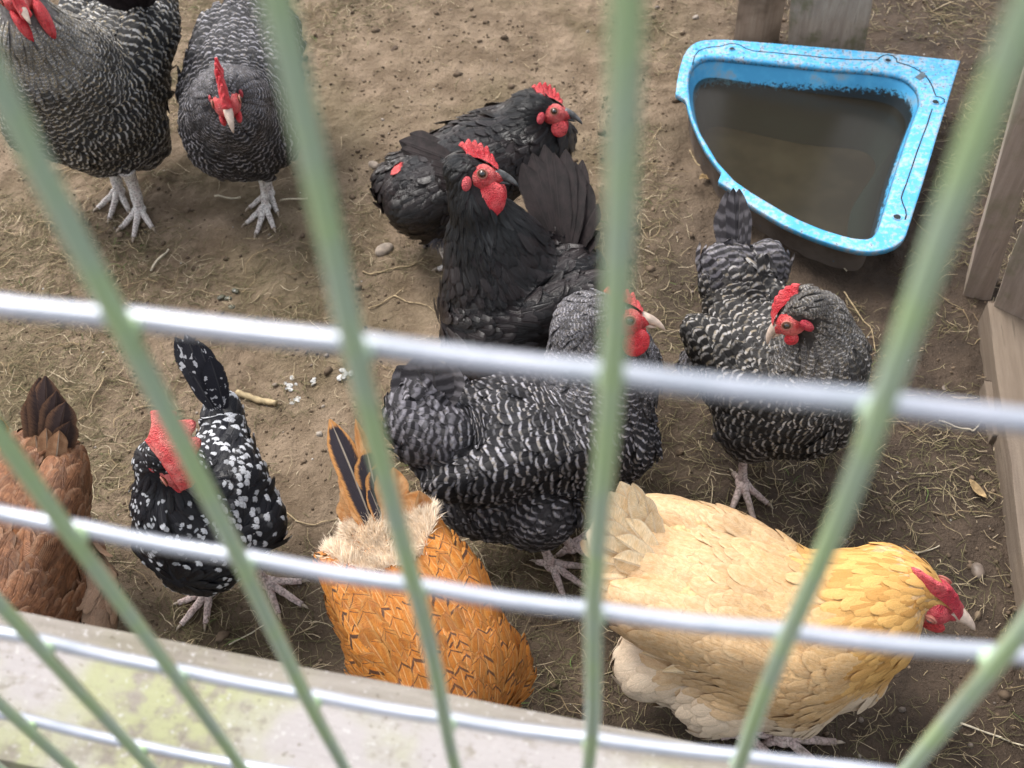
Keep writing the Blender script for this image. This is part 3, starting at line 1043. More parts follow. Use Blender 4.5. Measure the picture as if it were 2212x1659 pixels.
def rim_z(x, y):
    """the trough has settled a little: its far right corner stands highest"""
    c = TROUGH_C
    return 0.082 + 0.060 * (x - c[0]) + 0.045 * (y - c[1])


def rim_pt(zx, zy):
    x, y = zpt(zx, zy)
    p = P(x, y, 0.08)
    for _ in range(4):
        p = P(x, y, rim_z(p[0], p[1]))
    return p


def angular(loop, n, c):
    """resample a closed loop at even angles round c"""
    L = np.array(loop + [loop[0]])
    fine = []
    for a, b in zip(L[:-1], L[1:]):
        k = max(2, int(np.linalg.norm(b - a) / 0.0008))
        for i in range(k):
            fine.append(a + (b - a) * i / k)
    fine = np.array(fine)
    ang = np.arctan2(fine[:, 1] - c[1], fine[:, 0] - c[0])
    out = []
    for i in range(n):
        t = -math.pi + 2 * math.pi * i / n
        d = np.abs((ang - t + math.pi) % (2 * math.pi) - math.pi)
        out.append(fine[d.argmin()])
    return np.array(out)


NA = 360
_zo, _zi = trough_poly()
T_OUT = angular([rim_pt(*q) for q in _zo], NA, TROUGH_C)
T_IN = angular([rim_pt(*q) for q in _zi], NA, TROUGH_C)
for _ in range(2):
    T_IN = (T_IN + 0.5 * (np.roll(T_IN, 1, 0) + np.roll(T_IN, -1, 0))) / 2
WATER_Z = 0.043


def in_trough(x, y, grow=0.0):
    a = np.arctan2(y - TROUGH_C[1], x - TROUGH_C[0])
    i = ((a + math.pi) / (2 * math.pi) * NA).astype(int) % NA
    r = np.hypot(x - TROUGH_C[0], y - TROUGH_C[1])
    R = np.hypot(T_IN[i, 0] - TROUGH_C[0], T_IN[i, 1] - TROUGH_C[1])
    return r < R + grow


def axis_coords(lo, hi, step, far):
    fine = np.arange(lo, hi + step, step)
    out = [lo - 0.02 * 1.6 ** k for k in range(1, 40) if 0.02 * 1.6 ** k < far]
    out2 = [hi + 0.02 * 1.6 ** k for k in range(1, 40) if 0.02 * 1.6 ** k < far]
    return np.concatenate([np.array(out[::-1]), fine, np.array(out2)])


gx_ = axis_coords(-1.75, 1.05, 0.006, 90)
gy_ = axis_coords(0.05, 2.45, 0.006, 90)
GX, GY = np.meshgrid(gx_, gy_, indexing='xy')
GZ = ground_h(GX, GY)
m_ = np.clip(vnoise(GX * 60, GY * 60) * 2, 0, 1)
GZ = GZ + 0.0060 * vnoise(GX * 38 + 7, GY * 38) + 0.0042 * vnoise(GX * 85, GY * 85 + 4) + 0.003 * m_
GZ = np.where(in_trough(GX, GY, -0.024), -0.10, GZ)
ny, nx = GX.shape
ii, jj = np.meshgrid(np.arange(ny - 1), np.arange(nx - 1), indexing='ij')
q = (ii * nx + jj).reshape(-1)
gm = new_mesh('ground', np.stack([GX.ravel(), GY.ravel(), GZ.ravel()], 1), np.stack([q, q + 1, q + nx + 1, q + nx], 1))
link('ground', gm, soil_mat(), kind='structure')


def surf(x, y):
    """height of the displaced soil"""
    x = np.asarray(x, float); y = np.asarray(y, float)
    m = np.clip(vnoise(x * 60, y * 60) * 2, 0, 1)
    return ground_h(x, y) + 0.0060 * vnoise(x * 38 + 7, y * 38) + 0.0042 * vnoise(x * 85, y * 85 + 4) + 0.003 * m


# ------------------------------------------------------------------ blue trough
def trough_mats():
    nt = NT('worn_blue_plastic')
    pos = nt.pos()
    n1 = nt.noise(pos, 22, 5.0, 0.6); n2 = nt.noise(pos, 120, 4.0, 0.65); n3 = nt.noise(pos, 300, 3.0)
    col = nt.mix(nt.ss(n1, 0.35, 0.65), (0.060, 0.35, 0.63), (0.095, 0.42, 0.70))
    col = nt.mix(nt.ss(nt.math('ADD', n2, nt.math('MULTIPLY', n1, 0.5)), 0.70, 0.88, 0, 0.6), col, (0.45, 0.38, 0.33))
    col = nt.mix(nt.ss(nt.math('ADD', n2, nt.math('MULTIPLY', n3, 0.4)), 0.86, 0.92), col, (0.02, 0.025, 0.03))
    sx = nt.n('ShaderNodeSeparateXYZ'); nt.t.links.new(pos, sx.inputs[0])
    cor = nt.ss(nt.math('ADD', sx.outputs[0], nt.math('MULTIPLY', nt.math('SUBTRACT', n1, 0.5), 0.5)), 0.30, 0.62, 0.0, 0.12)
    n4 = nt.noise(pos, 48, 6.0, 0.7)
    col = nt.mix(nt.math('MULTIPLY', cor, nt.ss(n4, 0.42, 0.60)), col, (0.36, 0.38, 0.42))
    col = nt.mix(nt.ss(n4, 0.60, 0.72, 0.0, 0.4), col, (0.22, 0.18, 0.15))
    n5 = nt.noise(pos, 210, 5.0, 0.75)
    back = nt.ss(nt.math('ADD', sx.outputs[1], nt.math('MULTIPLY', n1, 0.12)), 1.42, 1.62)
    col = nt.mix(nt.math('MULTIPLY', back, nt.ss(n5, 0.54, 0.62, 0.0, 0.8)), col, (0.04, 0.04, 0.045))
    nt.bsdf(col, nt.ss(n4, 0.3, 0.7, 0.35, 0.7), 0.4, bump=n2, bstr=0.25, bdist=0.001)
    rim = nt.m
    nt = NT('basin_wall_plastic')
    pos = nt.pos()
    sx = nt.n('ShaderNodeSeparateXYZ'); nt.t.links.new(pos, sx.inputs[0])
    n1 = nt.noise(pos, 22, 5.0, 0.6); n2 = nt.noise(pos, 160, 5.0, 0.7)
    col = nt.mix(nt.ss(n1, 0.4, 0.65), (0.06, 0.33, 0.60), (0.09, 0.42, 0.70))
    col = nt.mix(nt.ss(n1, 0.52, 0.66, 0, 0.5), col, (0.32, 0.28, 0.24))
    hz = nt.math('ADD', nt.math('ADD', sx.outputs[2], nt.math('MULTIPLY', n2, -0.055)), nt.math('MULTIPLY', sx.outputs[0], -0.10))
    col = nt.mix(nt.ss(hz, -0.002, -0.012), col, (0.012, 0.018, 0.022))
    col = nt.mix(nt.ss(nt.math('ADD', sx.outputs[2], nt.math('MULTIPLY', n1, 0.02)), WATER_Z + 0.01, WATER_Z - 0.055, 0.05, 0.78), col, (0.05, 0.075, 0.07))  # dimming through the water, along with silt, mixed into the wall colour
    nt.bsdf(col, 0.5, 0.4, bump=n2, bstr=0.2, bdist=0.001)
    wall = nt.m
    nt = NT('muddy_outer_wall')
    pos = nt.pos()
    n1 = nt.noise(pos, 18, 5.0); n2 = nt.noise(pos, 110, 4.0)
    col = nt.mix(nt.ss(n1, 0.35, 0.65), (0.085, 0.065, 0.052), (0.14, 0.112, 0.092))
    col = nt.mix(nt.ss(n2, 0.66, 0.74, 0, 0.6), col, (0.05, 0.20, 0.30))
    nt.bsdf(col, 0.8, 0.25, bump=n2, bstr=0.4, bdist=0.001)
    return rim, wall, nt.m


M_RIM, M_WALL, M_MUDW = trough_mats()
c2 = TROUGH_C.copy()
troot = empty('water_trough', (c2[0], c2[1], 0.0), label='blue plastic corner trough with a broken rim, full of brown water', category='trough')


def toward(pts, d, z):
    v = pts - c2; v[:, 2] = 0
    n = np.linalg.norm(v[:, :2], axis=1)[:, None]
    q = pts - v / n * d
    q[:, 2] = z if np.ndim(z) == 0 else z
    return q


def ring_mesh(name, rings, mat, parent, closed=False):
    V = np.concatenate(rings)
    k = len(rings); F = []
    for i in range(k if closed else k - 1):
        i2 = (i + 1) % k
        for j in range(NA):
            a = i * NA + j; b = i * NA + (j + 1) % NA
            F.append((a, b, i2 * NA + (j + 1) % NA, i2 * NA + j))
    return link(name, new_mesh(name, V, np.array(F)), mat, parent)


zi = T_IN[:, 2]; zo = T_OUT[:, 2]
gap = np.linalg.norm((T_OUT - T_IN)[:, :2], axis=1)
mid = T_IN + (T_OUT - T_IN) * 0.5
rings = [toward(T_IN, 0.006, zi - 0.010), toward(T_IN, 0.0035, zi - 0.0035), toward(T_IN, 0.0008, zi - 0.0006), T_IN + (T_OUT - T_IN) * 0.06, mid, T_IN + (T_OUT - T_IN) * 0.93,
         T_OUT * 1.0, toward(T_OUT, -0.0008, zo - 0.0020), toward(T_OUT, -0.0005, zo - 0.010), toward(T_OUT, 0.0025, zo - 0.010), toward(T_OUT, 0.0030, zo - 0.004), toward(T_IN, -0.0010, zi - 0.004), toward(T_IN, -0.0005, zi - 0.010)]
ring_mesh('rim', rings, M_RIM, troot, closed=True)
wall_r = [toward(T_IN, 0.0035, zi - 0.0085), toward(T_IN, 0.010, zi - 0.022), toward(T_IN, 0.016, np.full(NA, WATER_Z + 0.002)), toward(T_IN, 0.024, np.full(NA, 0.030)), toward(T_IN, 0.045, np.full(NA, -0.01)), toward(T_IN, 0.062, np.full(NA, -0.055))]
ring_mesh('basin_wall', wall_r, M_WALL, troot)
out_r = [toward(T_IN, -0.0020, zi - 0.006), toward(T_IN, 0.004, zi - 0.03), toward(T_IN, 0.010, np.full(NA, 0.02)), toward(T_IN, 0.014, np.full(NA, -0.04))]
ring_mesh('outer_wall', out_r, M_MUDW, troot)
silt = [toward(T_IN, 0.055, np.full(NA, -0.045))]
cen = c2.copy(); cen[2] = -0.040
V = np.concatenate([silt[0], cen[None]])
sm = plain('brown_silt', (0.060, 0.046, 0.031), 0.95, 0.1, 12, 0.4)
link('silt', new_mesh('silt', V, [(j, (j + 1) % NA, NA) for j in range(NA)]), sm, troot)
# rim seam lines, and dark discs for the shade inside its bolt holes
M_DARKP = plain('dark_seam_and_hole', (0.025, 0.03, 0.035), 0.8, 0.2)
for path in ([(262, 380), (275, 330), (300, 297), (340, 283), (380, 276), (420, 274), (450, 266), (480, 258), (510, 257), (540, 264), (575, 285), (620, 300), (760, 312), (900, 325), (1050, 340), (1190, 350), (1350, 353), (1362, 340), (1385, 326), (1410, 322), (1440, 328), (1460, 345), (1465, 366),
              (1530, 385), (1570, 402), (1600, 420), (1630, 442), (1655, 475), (1675, 515), (1685, 545), (1695, 568), (1720, 572), (1742, 585), (1745, 602), (1720, 616)],
             [(1672, 640), (1655, 690), (1640, 740), (1620, 790), (1580, 900), (1550, 990), (1520, 1080), (1500, 1130), (1490, 1165), (1500, 1200), (1515, 1235), (1520, 1265), (1512, 1292)]):
    b = MB()
    pts = [rim_pt(*q) + np.array([0, 0, 0.0003]) for q in path]
    b.tube(pts, [0.0009 + 0.0004 * random.random() for _ in pts], 6, flat=0.5)
    link('seam', b.mesh('seam'), M_DARKP, troot)
for k, (zx, zy, r) in enumerate([(495, 288, 0.0048), (1412, 356, 0.0052), (1692, 601, 0.0056), (1466, 1277, 0.0058), (285, 288, 0.0018)]):
    b = MB(); c = rim_pt(zx, zy)
    n = 16
    v = [c + np.array([math.cos(a) * r, math.sin(a) * r, 0.0006]) for a in np.linspace(0, 2 * math.pi, n, endpoint=False)]
    b.add(v, [tuple(range(n))])
    b.tube([c + np.array([math.cos(a) * r * 1.15, math.sin(a) * r * 1.15, 0.0003]) for a in np.linspace(0, 2 * math.pi, 21)], 0.0010, 6, cap=False, m=1)
    me = b.mesh('bolt_hole')
    link('bolt_hole', me, [M_DARKP, M_RIM], troot)
b = MB()
pq = [rim_pt(*q) + np.array([0, 0, 0.0008]) for q in ((1568, 455), (1610, 428), (1642, 447), (1598, 474))]
b.add(pq, [(0, 1, 2, 3)])
link('slot', b.mesh('slot', False), plain('slot_dark_grey', (0.10, 0.13, 0.15), 0.8), troot)  # flat dark grey quad lying on the rim

wt = NT('murky_water')
lw = wt.n('ShaderNodeFresnel', {'IOR': 1.33})
tr = wt.n('ShaderNodeBsdfTransparent'); wt.set(tr.inputs[0], (0.72, 0.78, 0.72))
df = wt.n('ShaderNodeBsdfDiffuse'); wt.set(df.inputs[0], (0.070, 0.054, 0.036))
wnz = wt.noise(wt.pos(), 30, 3.0)
gl = wt.n('ShaderNodeBsdfGlossy', {'Roughness': 0.22})
bp = wt.n('ShaderNodeBump', {'Strength': 0.05, 'Distance': 0.002, 'Height': wnz})
wt.t.links.new(bp.outputs[0], gl.inputs['Normal'])
mx = wt.n('ShaderNodeMixShader', {0: 0.22})
wt.t.links.new(tr.outputs[0], mx.inputs[1]); wt.t.links.new(df.outputs[0], mx.inputs[2])
mx2 = wt.n('ShaderNodeMixShader'); wt.t.links.new(lw.outputs[0], mx2.inputs[0])
wt.t.links.new(mx.outputs[0], mx2.inputs[1]); wt.t.links.new(gl.outputs[0], mx2.inputs[2])
wt.t.links.new(mx2.outputs[0], wt.out.inputs['Surface'])
wr = toward(T_IN, 0.0155, np.full(NA, WATER_Z))
cw = c2.copy(); cw[2] = WATER_Z
link('water', new_mesh('water', np.concatenate([wr, cw[None]]), [(j, (j + 1) % NA, NA) for j in range(NA)]), wt.m, kind='structure')


# ------------------------------------------------------------------ timber
def wood_mat(name, a, b, axis=2, moss=0.0, mosscol=(0.12, 0.15, 0.05), mud=0.0, lichen=0.0):
    nt = NT(name)
    tc = nt.n('ShaderNodeTexCoord').outputs['Object']
    mp = nt.n('ShaderNodeMapping'); nt.t.links.new(tc, mp.inputs[0])
    sc = [26.0, 26.0, 26.0]; sc[axis] = 1.6
    mp.inputs['Scale'].default_value = sc
    g = nt.noise(mp.outputs[0], 4.0, 6.0, 0.62)
    n1 = nt.noise(tc, 9, 4.0); n2 = nt.noise(tc, 70, 4.0, 0.65); n3 = nt.noise(tc, 260, 3.0)
    col = nt.mix(nt.ss(g, 0.3, 0.7), a, b)
    col = nt.mix(nt.ss(g, 0.62, 0.74, 0, 0.55), col, tuple(x * 0.35 for x in a))
    if moss:
        col = nt.mix(nt.ss(nt.math('ADD', n1, nt.math('MULTIPLY', n2, 0.4)), 0.66, 0.86, 0, moss), col, mosscol)
    if mud:
        col = nt.mix(nt.ss(n1, 0.4, 0.6, 0, mud), col, (0.16, 0.12, 0.085))
    if lichen:
        oy = nt.n('ShaderNodeSeparateXYZ'); nt.t.links.new(tc, oy.inputs[0])
        bare = nt.ss(nt.math('ADD', oy.outputs[1], nt.math('MULTIPLY', nt.math('SUBTRACT', n2, 0.5), 0.03)), 0.020, 0.030, 1.0, 0.12)
        l1 = nt.math('MULTIPLY', bare, nt.ss(nt.math('ADD', n2, nt.math('MULTIPLY', n1, 0.5)), 0.55, 0.78, 0, lichen))
        col = nt.mix(l1, col, nt.mix(nt.ss(n1, 0.4, 0.6), (0.35, 0.36, 0.20), (0.40, 0.37, 0.37)))
        col = nt.mix(nt.ss(n3, 0.60, 0.72, 0, 0.6), col, (0.50, 0.48, 0.47))
        col = nt.mix(nt.ss(n3, 0.36, 0.28, 0, 0.7), col, (0.13, 0.11, 0.08))
    nt.bsdf(col, 0.85, 0.2, bump=nt.math('ADD', nt.math('MULTIPLY', g, 1.5), nt.math('ADD', n2, nt.math('MULTIPLY', n3, 0.5))), bstr=0.6, bdist=0.0015)
    return nt.m


def prism(name, corners_bot, corners_top, mat, bevel=0.003, cuts=10, wob=0.0012, **props):
    """a board or beam from its end quads, bevelled and slightly uneven"""
    import bmesh
    bm = bmesh.new()
    vb = [bm.verts.new(tuple(map(float, p))) for p in corners_bot]
    vt = [bm.verts.new(tuple(map(float, p))) for p in corners_top]
    bm.faces.new(vb[::-1]); bm.faces.new(vt)
    side_e = []
    for i in range(4):
        bm.faces.new((vb[i], vb[(i + 1) % 4], vt[(i + 1) % 4], vt[i]))
    bmesh.ops.recalc_face_normals(bm, faces=bm.faces)
    bmesh.ops.bevel(bm, geom=list(bm.edges), offset=bevel, segments=2, affect='EDGES', profile=0.6)
    ax = unit(np.mean(corners_top, 0) - np.mean(corners_bot, 0))
    es = [e for e in bm.edges if abs(np.array((e.verts[0].co - e.verts[1].co).normalized()) @ ax) > 0.95]
    bmesh.ops.subdivide_edges(bm, edges=es, cuts=cuts, use_grid_fill=True)
    r = np.random.default_rng(len(name))
    for v in bm.verts:
        v.co += Vector(r.normal(0, wob * 0.35, 3)) + Vector((vnoise(np.array(v.co.z * 9 + v.co.x * 5), np.array(v.co.y * 9.0)) * wob * 3,) * 3)
    me = bpy.data.meshes.new(name)
    c = np.mean(list(corners_bot), 0)
    for v in bm.verts:
        v.co -= Vector(c)
    bm.to_mesh(me); bm.free()
    for p in me.polygons:
        p.use_smooth = True
    me.set_sharp_from_angle(angle=math.radians(35))
    o = link(name, me, mat, **props)
    o.location = tuple(c)
    return o


def boxc(x0, x1, y0, y1, z):
    return [(x0, y0, z), (x1, y0, z), (x1, y1, z), (x0, y1, z)]


M_POST = wood_mat('weathered_brown_timber', (0.27, 0.215, 0.175), (0.37, 0.30, 0.25), 2, moss=0.35, mosscol=(0.13, 0.15, 0.06))
M_POST2 = wood_mat('mossy_board', (0.31, 0.25, 0.20), (0.42, 0.35, 0.28), 2, moss=0.75, mosscol=(0.15, 0.16, 0.07), mud=0.3)
M_POSTM = wood_mat('muddy_post', (0.34, 0.26, 0.20), (0.46, 0.37, 0.29), 2, mud=0.8)
M_SLEEP = wood_mat('damp_sleeper_timber', (0.13, 0.10, 0.077), (0.19, 0.15, 0.115), 1, mud=0.4)
M_RAIL = wood_mat('lichened_rail_timber', (0.20, 0.175, 0.145), (0.29, 0.26, 0.225), 0, lichen=0.8)

# board and post behind the trough
a, b_ = P(1703, 92, 0.0), P(1868, 104, 0.0)
a0 = P(1700, 150, 0.0); b0 = P(1858, 165, 0.0)
at_, bt_ = at_y(1709, -30, a0[1] + 0.02), at_y(1889, -30, b0[1] + 0.02)
dirx = unit((b0 - a0) * np.array([1, 1, 0])); diry = np.array([-dirx[1], dirx[0], 0])
ext = lambda p0, p1, k: p0 + (p1 - p0) * k
kz = 0.55 / (at_[2] - a0[2])
bot = [a0 - (at_ - a0) * 0.3, b0 - (bt_ - b0) * 0.3, b0 - (bt_ - b0) * 0.3 + diry * 0.022, a0 - (at_ - a0) * 0.3 + diry * 0.022]
top = [ext(a0, at_, kz), ext(b0, bt_, kz), ext(b0, bt_, kz) + diry * 0.022, ext(a0, at_, kz) + diry * 0.022]
prism('fence_board', bot, top, M_POST2, label='wide mossy brown board standing upright behind the blue trough', category='board')
pa, pb, pc = P(1582, 88, 0.0), P(1640, 98, 0.0), P(1684, 84, 0.0)
pd = pa + (pc - pb)
h3 = np.array([0.0, 0.0, 0.62]); h4 = np.array([0, 0, 0.12])
prism('fence_post', [pa - h4, pb - h4, pc - h4, pd - h4], [pa + h3, pb + h3, pc + h3, pd + h3], M_POSTM, label='square mud-caked post left of the wide board behind the trough', category='post')

# timber along the right-hand side
s0 = P(2136, 668, 0.045); s1 = P(2207, 1180, 0.045)
sd = unit((s1 - s0) * np.array([1, 1, 0])); sn = np.array([-sd[1], sd[0], 0])
if sn[0] < 0: sn = -sn
e0 = s0 - sd * 0.02; e1 = s0 + sd * 1.25
up_ = lambda p, z: np.array([p[0], p[1], z])
prism('timber_sleeper', [up_(e1, -0.06), up_(e1 + sn * 0.17, -0.06), up_(e1 + sn * 0.17, 0.045), up_(e1, 0.045)],
      [up_(e0, -0.06), up_(e0 + sn * 0.17, -0.06), up_(e0 + sn * 0.17, 0.045), up_(e0, 0.045)], M_SLEEP, 0.005, 24,
      label='long damp timber sleeper lying on the soil along the right side', category='sleeper')
k0 = s0 + sd * 0.12 - sn * 0.010; k1 = s0 + sd * 0.22 - sn * 0.006
prism('timber_offcut', [up_(k0, -0.05), up_(k0 + sn * 0.022, -0.05), up_(k0 + sn * 0.022, 0.022), up_(k0, 0.022)],
      [up_(k1, -0.05), up_(k1 + sn * 0.018, -0.05), up_(k1 + sn * 0.018, 0.018), up_(k1, 0.018)], M_SLEEP, 0.003, 8,
      label='thin strip of board pressed against the foot of the sleeper', category='board')


def leaning(name, foot_px, top_px, z0, Yt, wpx_foot, thick, mat, label, hgt=0.9, depthdir=None):
    f = P(foot_px[0], foot_px[1], z0); g = P(wpx_foot[0], wpx_foot[1], z0)
    t = at_y(top_px[0], top_px[1], Yt)
    k = hgt / (t[2] - f[2])
    v = (t - f) * k
    w = (g - f); dd = depthdir if depthdir is not None else unit(np.array([-w[1], w[0], 0])) * thick
    lo = -v * 0.08
    return prism(name, [f + lo, g + lo, g + dd + lo, f + dd + lo], [f + v, g + v, g + dd + v, f + dd + v], mat, 0.003, 16, label=label, category='post')


fA = P(2076, 610, 0.0)
leaning('fence_post', (2082, 632), (2212, 150), 0.0, fA[1] + 0.0, (2142, 646), 0.05, M_POST, 'brown timber post standing on the soil at the end of the sleeper')
fB = P(2142, 650, 0.045)
leaning('fence_post', (2146, 660), (2212, 470), 0.045, fB[1] - 0.03, (2236, 700), 0.05, M_POST, 'wider brown post standing on top of the sleeper at the right edge')

# gate rail behind the wire mesh
rl = []
for x, y in ((-40, 1302), (0, 1310), (1150, 1530), (1610, 1606)):
    rl.append(at_y(x, y, 0.095))
dz = (rl[2][2] - rl[1][2]) / (rl[2][0] - rl[1][0])
zl = lambda x: rl[1][2] + dz * (x - rl[1][0])
xa, xb = -1.15, 1.05
prism('gate_rail', [(xa, 0.010, zl(xa) - 0.07), (xa, 0.095, zl(xa) - 0.07), (xa, 0.095, zl(xa)), (xa, 0.010, zl(xa))],
      [(xb, 0.010, zl(xb) - 0.07), (xb, 0.095, zl(xb) - 0.07), (xb, 0.095, zl(xb)), (xb, 0.010, zl(xb))], M_RAIL, 0.004, 90, 0.0008,
      label='pale lichen-crusted wooden rail behind the bottom of the wire mesh', category='rail')

# ------------------------------------------------------------------ welded wire mesh in front
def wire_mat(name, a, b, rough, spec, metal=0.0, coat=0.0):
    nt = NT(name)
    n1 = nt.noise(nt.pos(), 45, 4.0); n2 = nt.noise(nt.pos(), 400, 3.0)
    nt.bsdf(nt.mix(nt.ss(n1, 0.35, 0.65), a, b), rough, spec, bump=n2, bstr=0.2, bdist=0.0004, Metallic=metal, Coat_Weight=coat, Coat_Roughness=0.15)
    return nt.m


M_WV = wire_mat('sage_green_coated_wire', (0.43, 0.59, 0.31), (0.42, 0.54, 0.40), 0.35, 0.5, 0.0, 0.8)
M_WH = wire_mat('skylit_pale_wire', (0.45, 0.47, 0.54), (0.36, 0.39, 0.45), 0.35, 0.6, 0.25, 0.5)  # sky glare on the cross wires is put into this paler colour
CW = 0.05; CH = CW * 2.0073; OZ = 1.13478
froot = empty('wire_fence', (0.0, 0.0, 0.0), label='welded wire mesh fence of green upright and whitish cross wires', category='fence')


def sag(i, j):
    """how far each cross wire has been bent, by column"""
    if j == 1: v = 0.0012 * (min(abs(i - 1.2), 3.2)) ** 2 - 0.005
    elif j == 2: v = 0.0017 * (min(abs(i - 0.7), 3.0)) ** 2 - 0.0075
    elif j == 3: v = 0.0030 * (min(abs(i + 1.0), 2.4)) ** 2 - 0.0083
    else: v = 0.0004
    return v


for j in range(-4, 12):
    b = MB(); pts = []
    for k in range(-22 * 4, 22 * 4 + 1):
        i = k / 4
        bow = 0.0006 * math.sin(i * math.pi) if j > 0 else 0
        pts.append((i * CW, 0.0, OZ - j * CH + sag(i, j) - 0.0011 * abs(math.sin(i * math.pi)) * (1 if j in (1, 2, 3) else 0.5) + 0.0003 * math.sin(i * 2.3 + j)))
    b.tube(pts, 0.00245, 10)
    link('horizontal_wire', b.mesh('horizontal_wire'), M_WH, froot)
for i in range(-22, 23):
    b = MB(); pts = []
    n = 60
    for k in range(n + 1):
        z = 0.0 + (OZ + 4.4 * CH) * k / n
        pts.append((i * CW + 0.0008 * math.sin(z * 31 + i * 1.7), -0.0045 + 0.0004 * math.sin(z * 40 + i), z))
    b.tube(pts, 0.0025, 10)
    for j in range(-4, 12):
        b.ball((i * CW, -0.0022, OZ - j * CH + (sag(i, j) if abs(i) < 9 else 0.0)), (0.0028, 0.0034, 0.0029), nu=10, nv=6, noise=0.15, seed=i * 20 + j + 900)
    link('vertical_wire', b.mesh('vertical_wire'), M_WV, froot)

M_CORAL = red_mat('coral_comb_skin', (0.80, 0.10, 0.10), (0.86, 0.24, 0.21))
M_DOWN = plain('pale_down', (0.90, 0.75, 0.58), 0.9, 0.1, 80, 0.2)
M_DOWNG = plain('grey_down', (0.16, 0.15, 0.16), 0.9, 0.1, 80, 0.3)

# ------------------------------------------------------------------ chickens
G_BAR = 'grey barred hens'
D = math.radians

# grey barred hen in the middle, side on, facing right
make_hen('grey barred hen side-on in the middle, in front of the black hens', 'barred',
         torso=[(985, 975, .19, 88), (1120, 950, .175, 132), (1270, 930, .175, 128)],
         neck=[(1312, 800, .235, 108), (1275, 706, .30, 80)], head=(1318, 678, .345), beak=(1441, 697), hs=1.25,
         feet=[(1192, 1228, D(-25)), (1235, 1190, D(20))], group=G_BAR, seed=11,
         extra=[(1262, 762, .265, 74, 'ruff', (-.6, -.2, -1)), (1320, 740, .29, 66, 'neck', (-.2, 0, -1)), (905, 915, .235, 62, 'fluff', (-1, .2, .5)), (960, 945, .225, 78, 'fluff', (-1, 0, .3)), (900, 860, .26, 42, 'fluff', (-.5, .2, .9)),
                (1050, 1075, .125, 92, 'thigh', (-.8, 0, -.5)), (1170, 1105, .12, 82, 'thigh', (-.3, 0, -1)), (1350, 960, .16, 78, 'breast', (-.6, 0, -.8)), (980, 860, .215, 50, 'fluff', (-.6, .5, .4))],
         tail=[(930, 900, .25, 858, 790, .30, 1.3), (930, 895, .25, 895, 772, .31, 1.3), (945, 890, .25, 935, 775, .31, 1.3), (950, 890, .25, 985, 790, .29, 1.2), (915, 920, .25, 850, 840, .28, 1.3)],
         comb=dict(hgt=.015, length=.034, x0=-.004), wattle=1.3, beak_m=M_HORN_P, roll=-.5)

# barred hen by the trough, head turned back
make_hen('brownish barred hen by the blue trough, head turned back over her shoulder', 'barred_brown',
         torso=[(1600, 720, .20, 78), (1650, 800, .18, 132), (1715, 845, .165, 140)],
         neck=[(1775, 775, .24, 88), (1768, 690, .30, 58)], head=(1732, 664, .335), beak=(1645, 733), hs=1.22,
         feet=[(1602, 1048, D(-70))], group=G_BAR, seed=12,
         extra=[(1598, 655, .215, 72, 'back', (-.3, 1, .3)), (1575, 600, .24, 62, 'fluff', (-.4, 1, .6)), (1648, 590, .225, 52, 'fluff', (.1, 1, .4)), (1530, 790, .15, 48, 'fluff', (-1, .3, -.3)),
                (1640, 900, .13, 95, 'thigh', (-.2, 0, -1)), (1770, 890, .14, 78, 'breast', (.3, 0, -1))],
         tail=[(1583, 580, .25, 1570, 412, .315, .8), (1588, 580, .25, 1584, 406, .32, .8), (1592, 580, .25, 1597, 408, .315, .75), (1597, 580, .25, 1608, 435, .305, .7), (1580, 590, .25, 1556, 445, .30, .8), (1590, 600, .25, 1575, 480, .29, .9), (1598, 600, .25, 1600, 490, .28, .9)],
         comb=dict(hgt=.013, length=.046, ser_d=.25), wattle=.6, beak_m=M_HORN_P, eye_open=True, roll=.4)

# black hen in front, neck raised
make_hen('black hen with raised neck and bright red comb, standing before the other black hen', 'black',
         torso=[(1230, 600, .22, 72), (1165, 640, .20, 112), (1085, 680, .18, 135)],
         neck=[(1068, 540, .28, 98), (1030, 440, .36, 56)], head=(1010, 368, .405), beak=(1125, 388), hs=1.2,
         feet=[(1120, 1000, D(-80)), (1180, 985, D(-70))], group='black hens', seed=13,
         extra=[(1075, 760, .15, 110, 'breast', (.3, .6, -1)), (1225, 640, .19, 80, 'back', (.6, 1, .3))],
         tail=[(1205, 545, .26, 1128, 352, .335, 1.2), (1208, 545, .26, 1150, 330, .34, 1.2), (1212, 545, .26, 1176, 312, .345, 1.15), (1217, 545, .26, 1196, 330, .34, 1.2), (1223, 545, .26, 1222, 322, .34, 1.1), (1229, 545, .26, 1243, 350, .33, 1.2),
               (1234, 545, .26, 1258, 345, .325, 1.0), (1238, 548, .25, 1272, 395, .315, 1.1), (1242, 550, .25, 1292, 440, .30, 1.1), (1245, 555, .24, 1296, 500, .28, 1.0),
               (1210, 560, .25, 1168, 395, .31, 1.3), (1220, 560, .25, 1205, 400, .305, 1.3), (1230, 562, .245, 1240, 425, .295, 1.3), (1240, 568, .24, 1268, 480, .275, 1.2)],
         comb=dict(hgt=.019, length=.036, x0=-.004, ser_d=.35), wattle=1.75, beak_m=M_HORN_D, tail_w=.030, wing_amt=.9, roll=-.55)

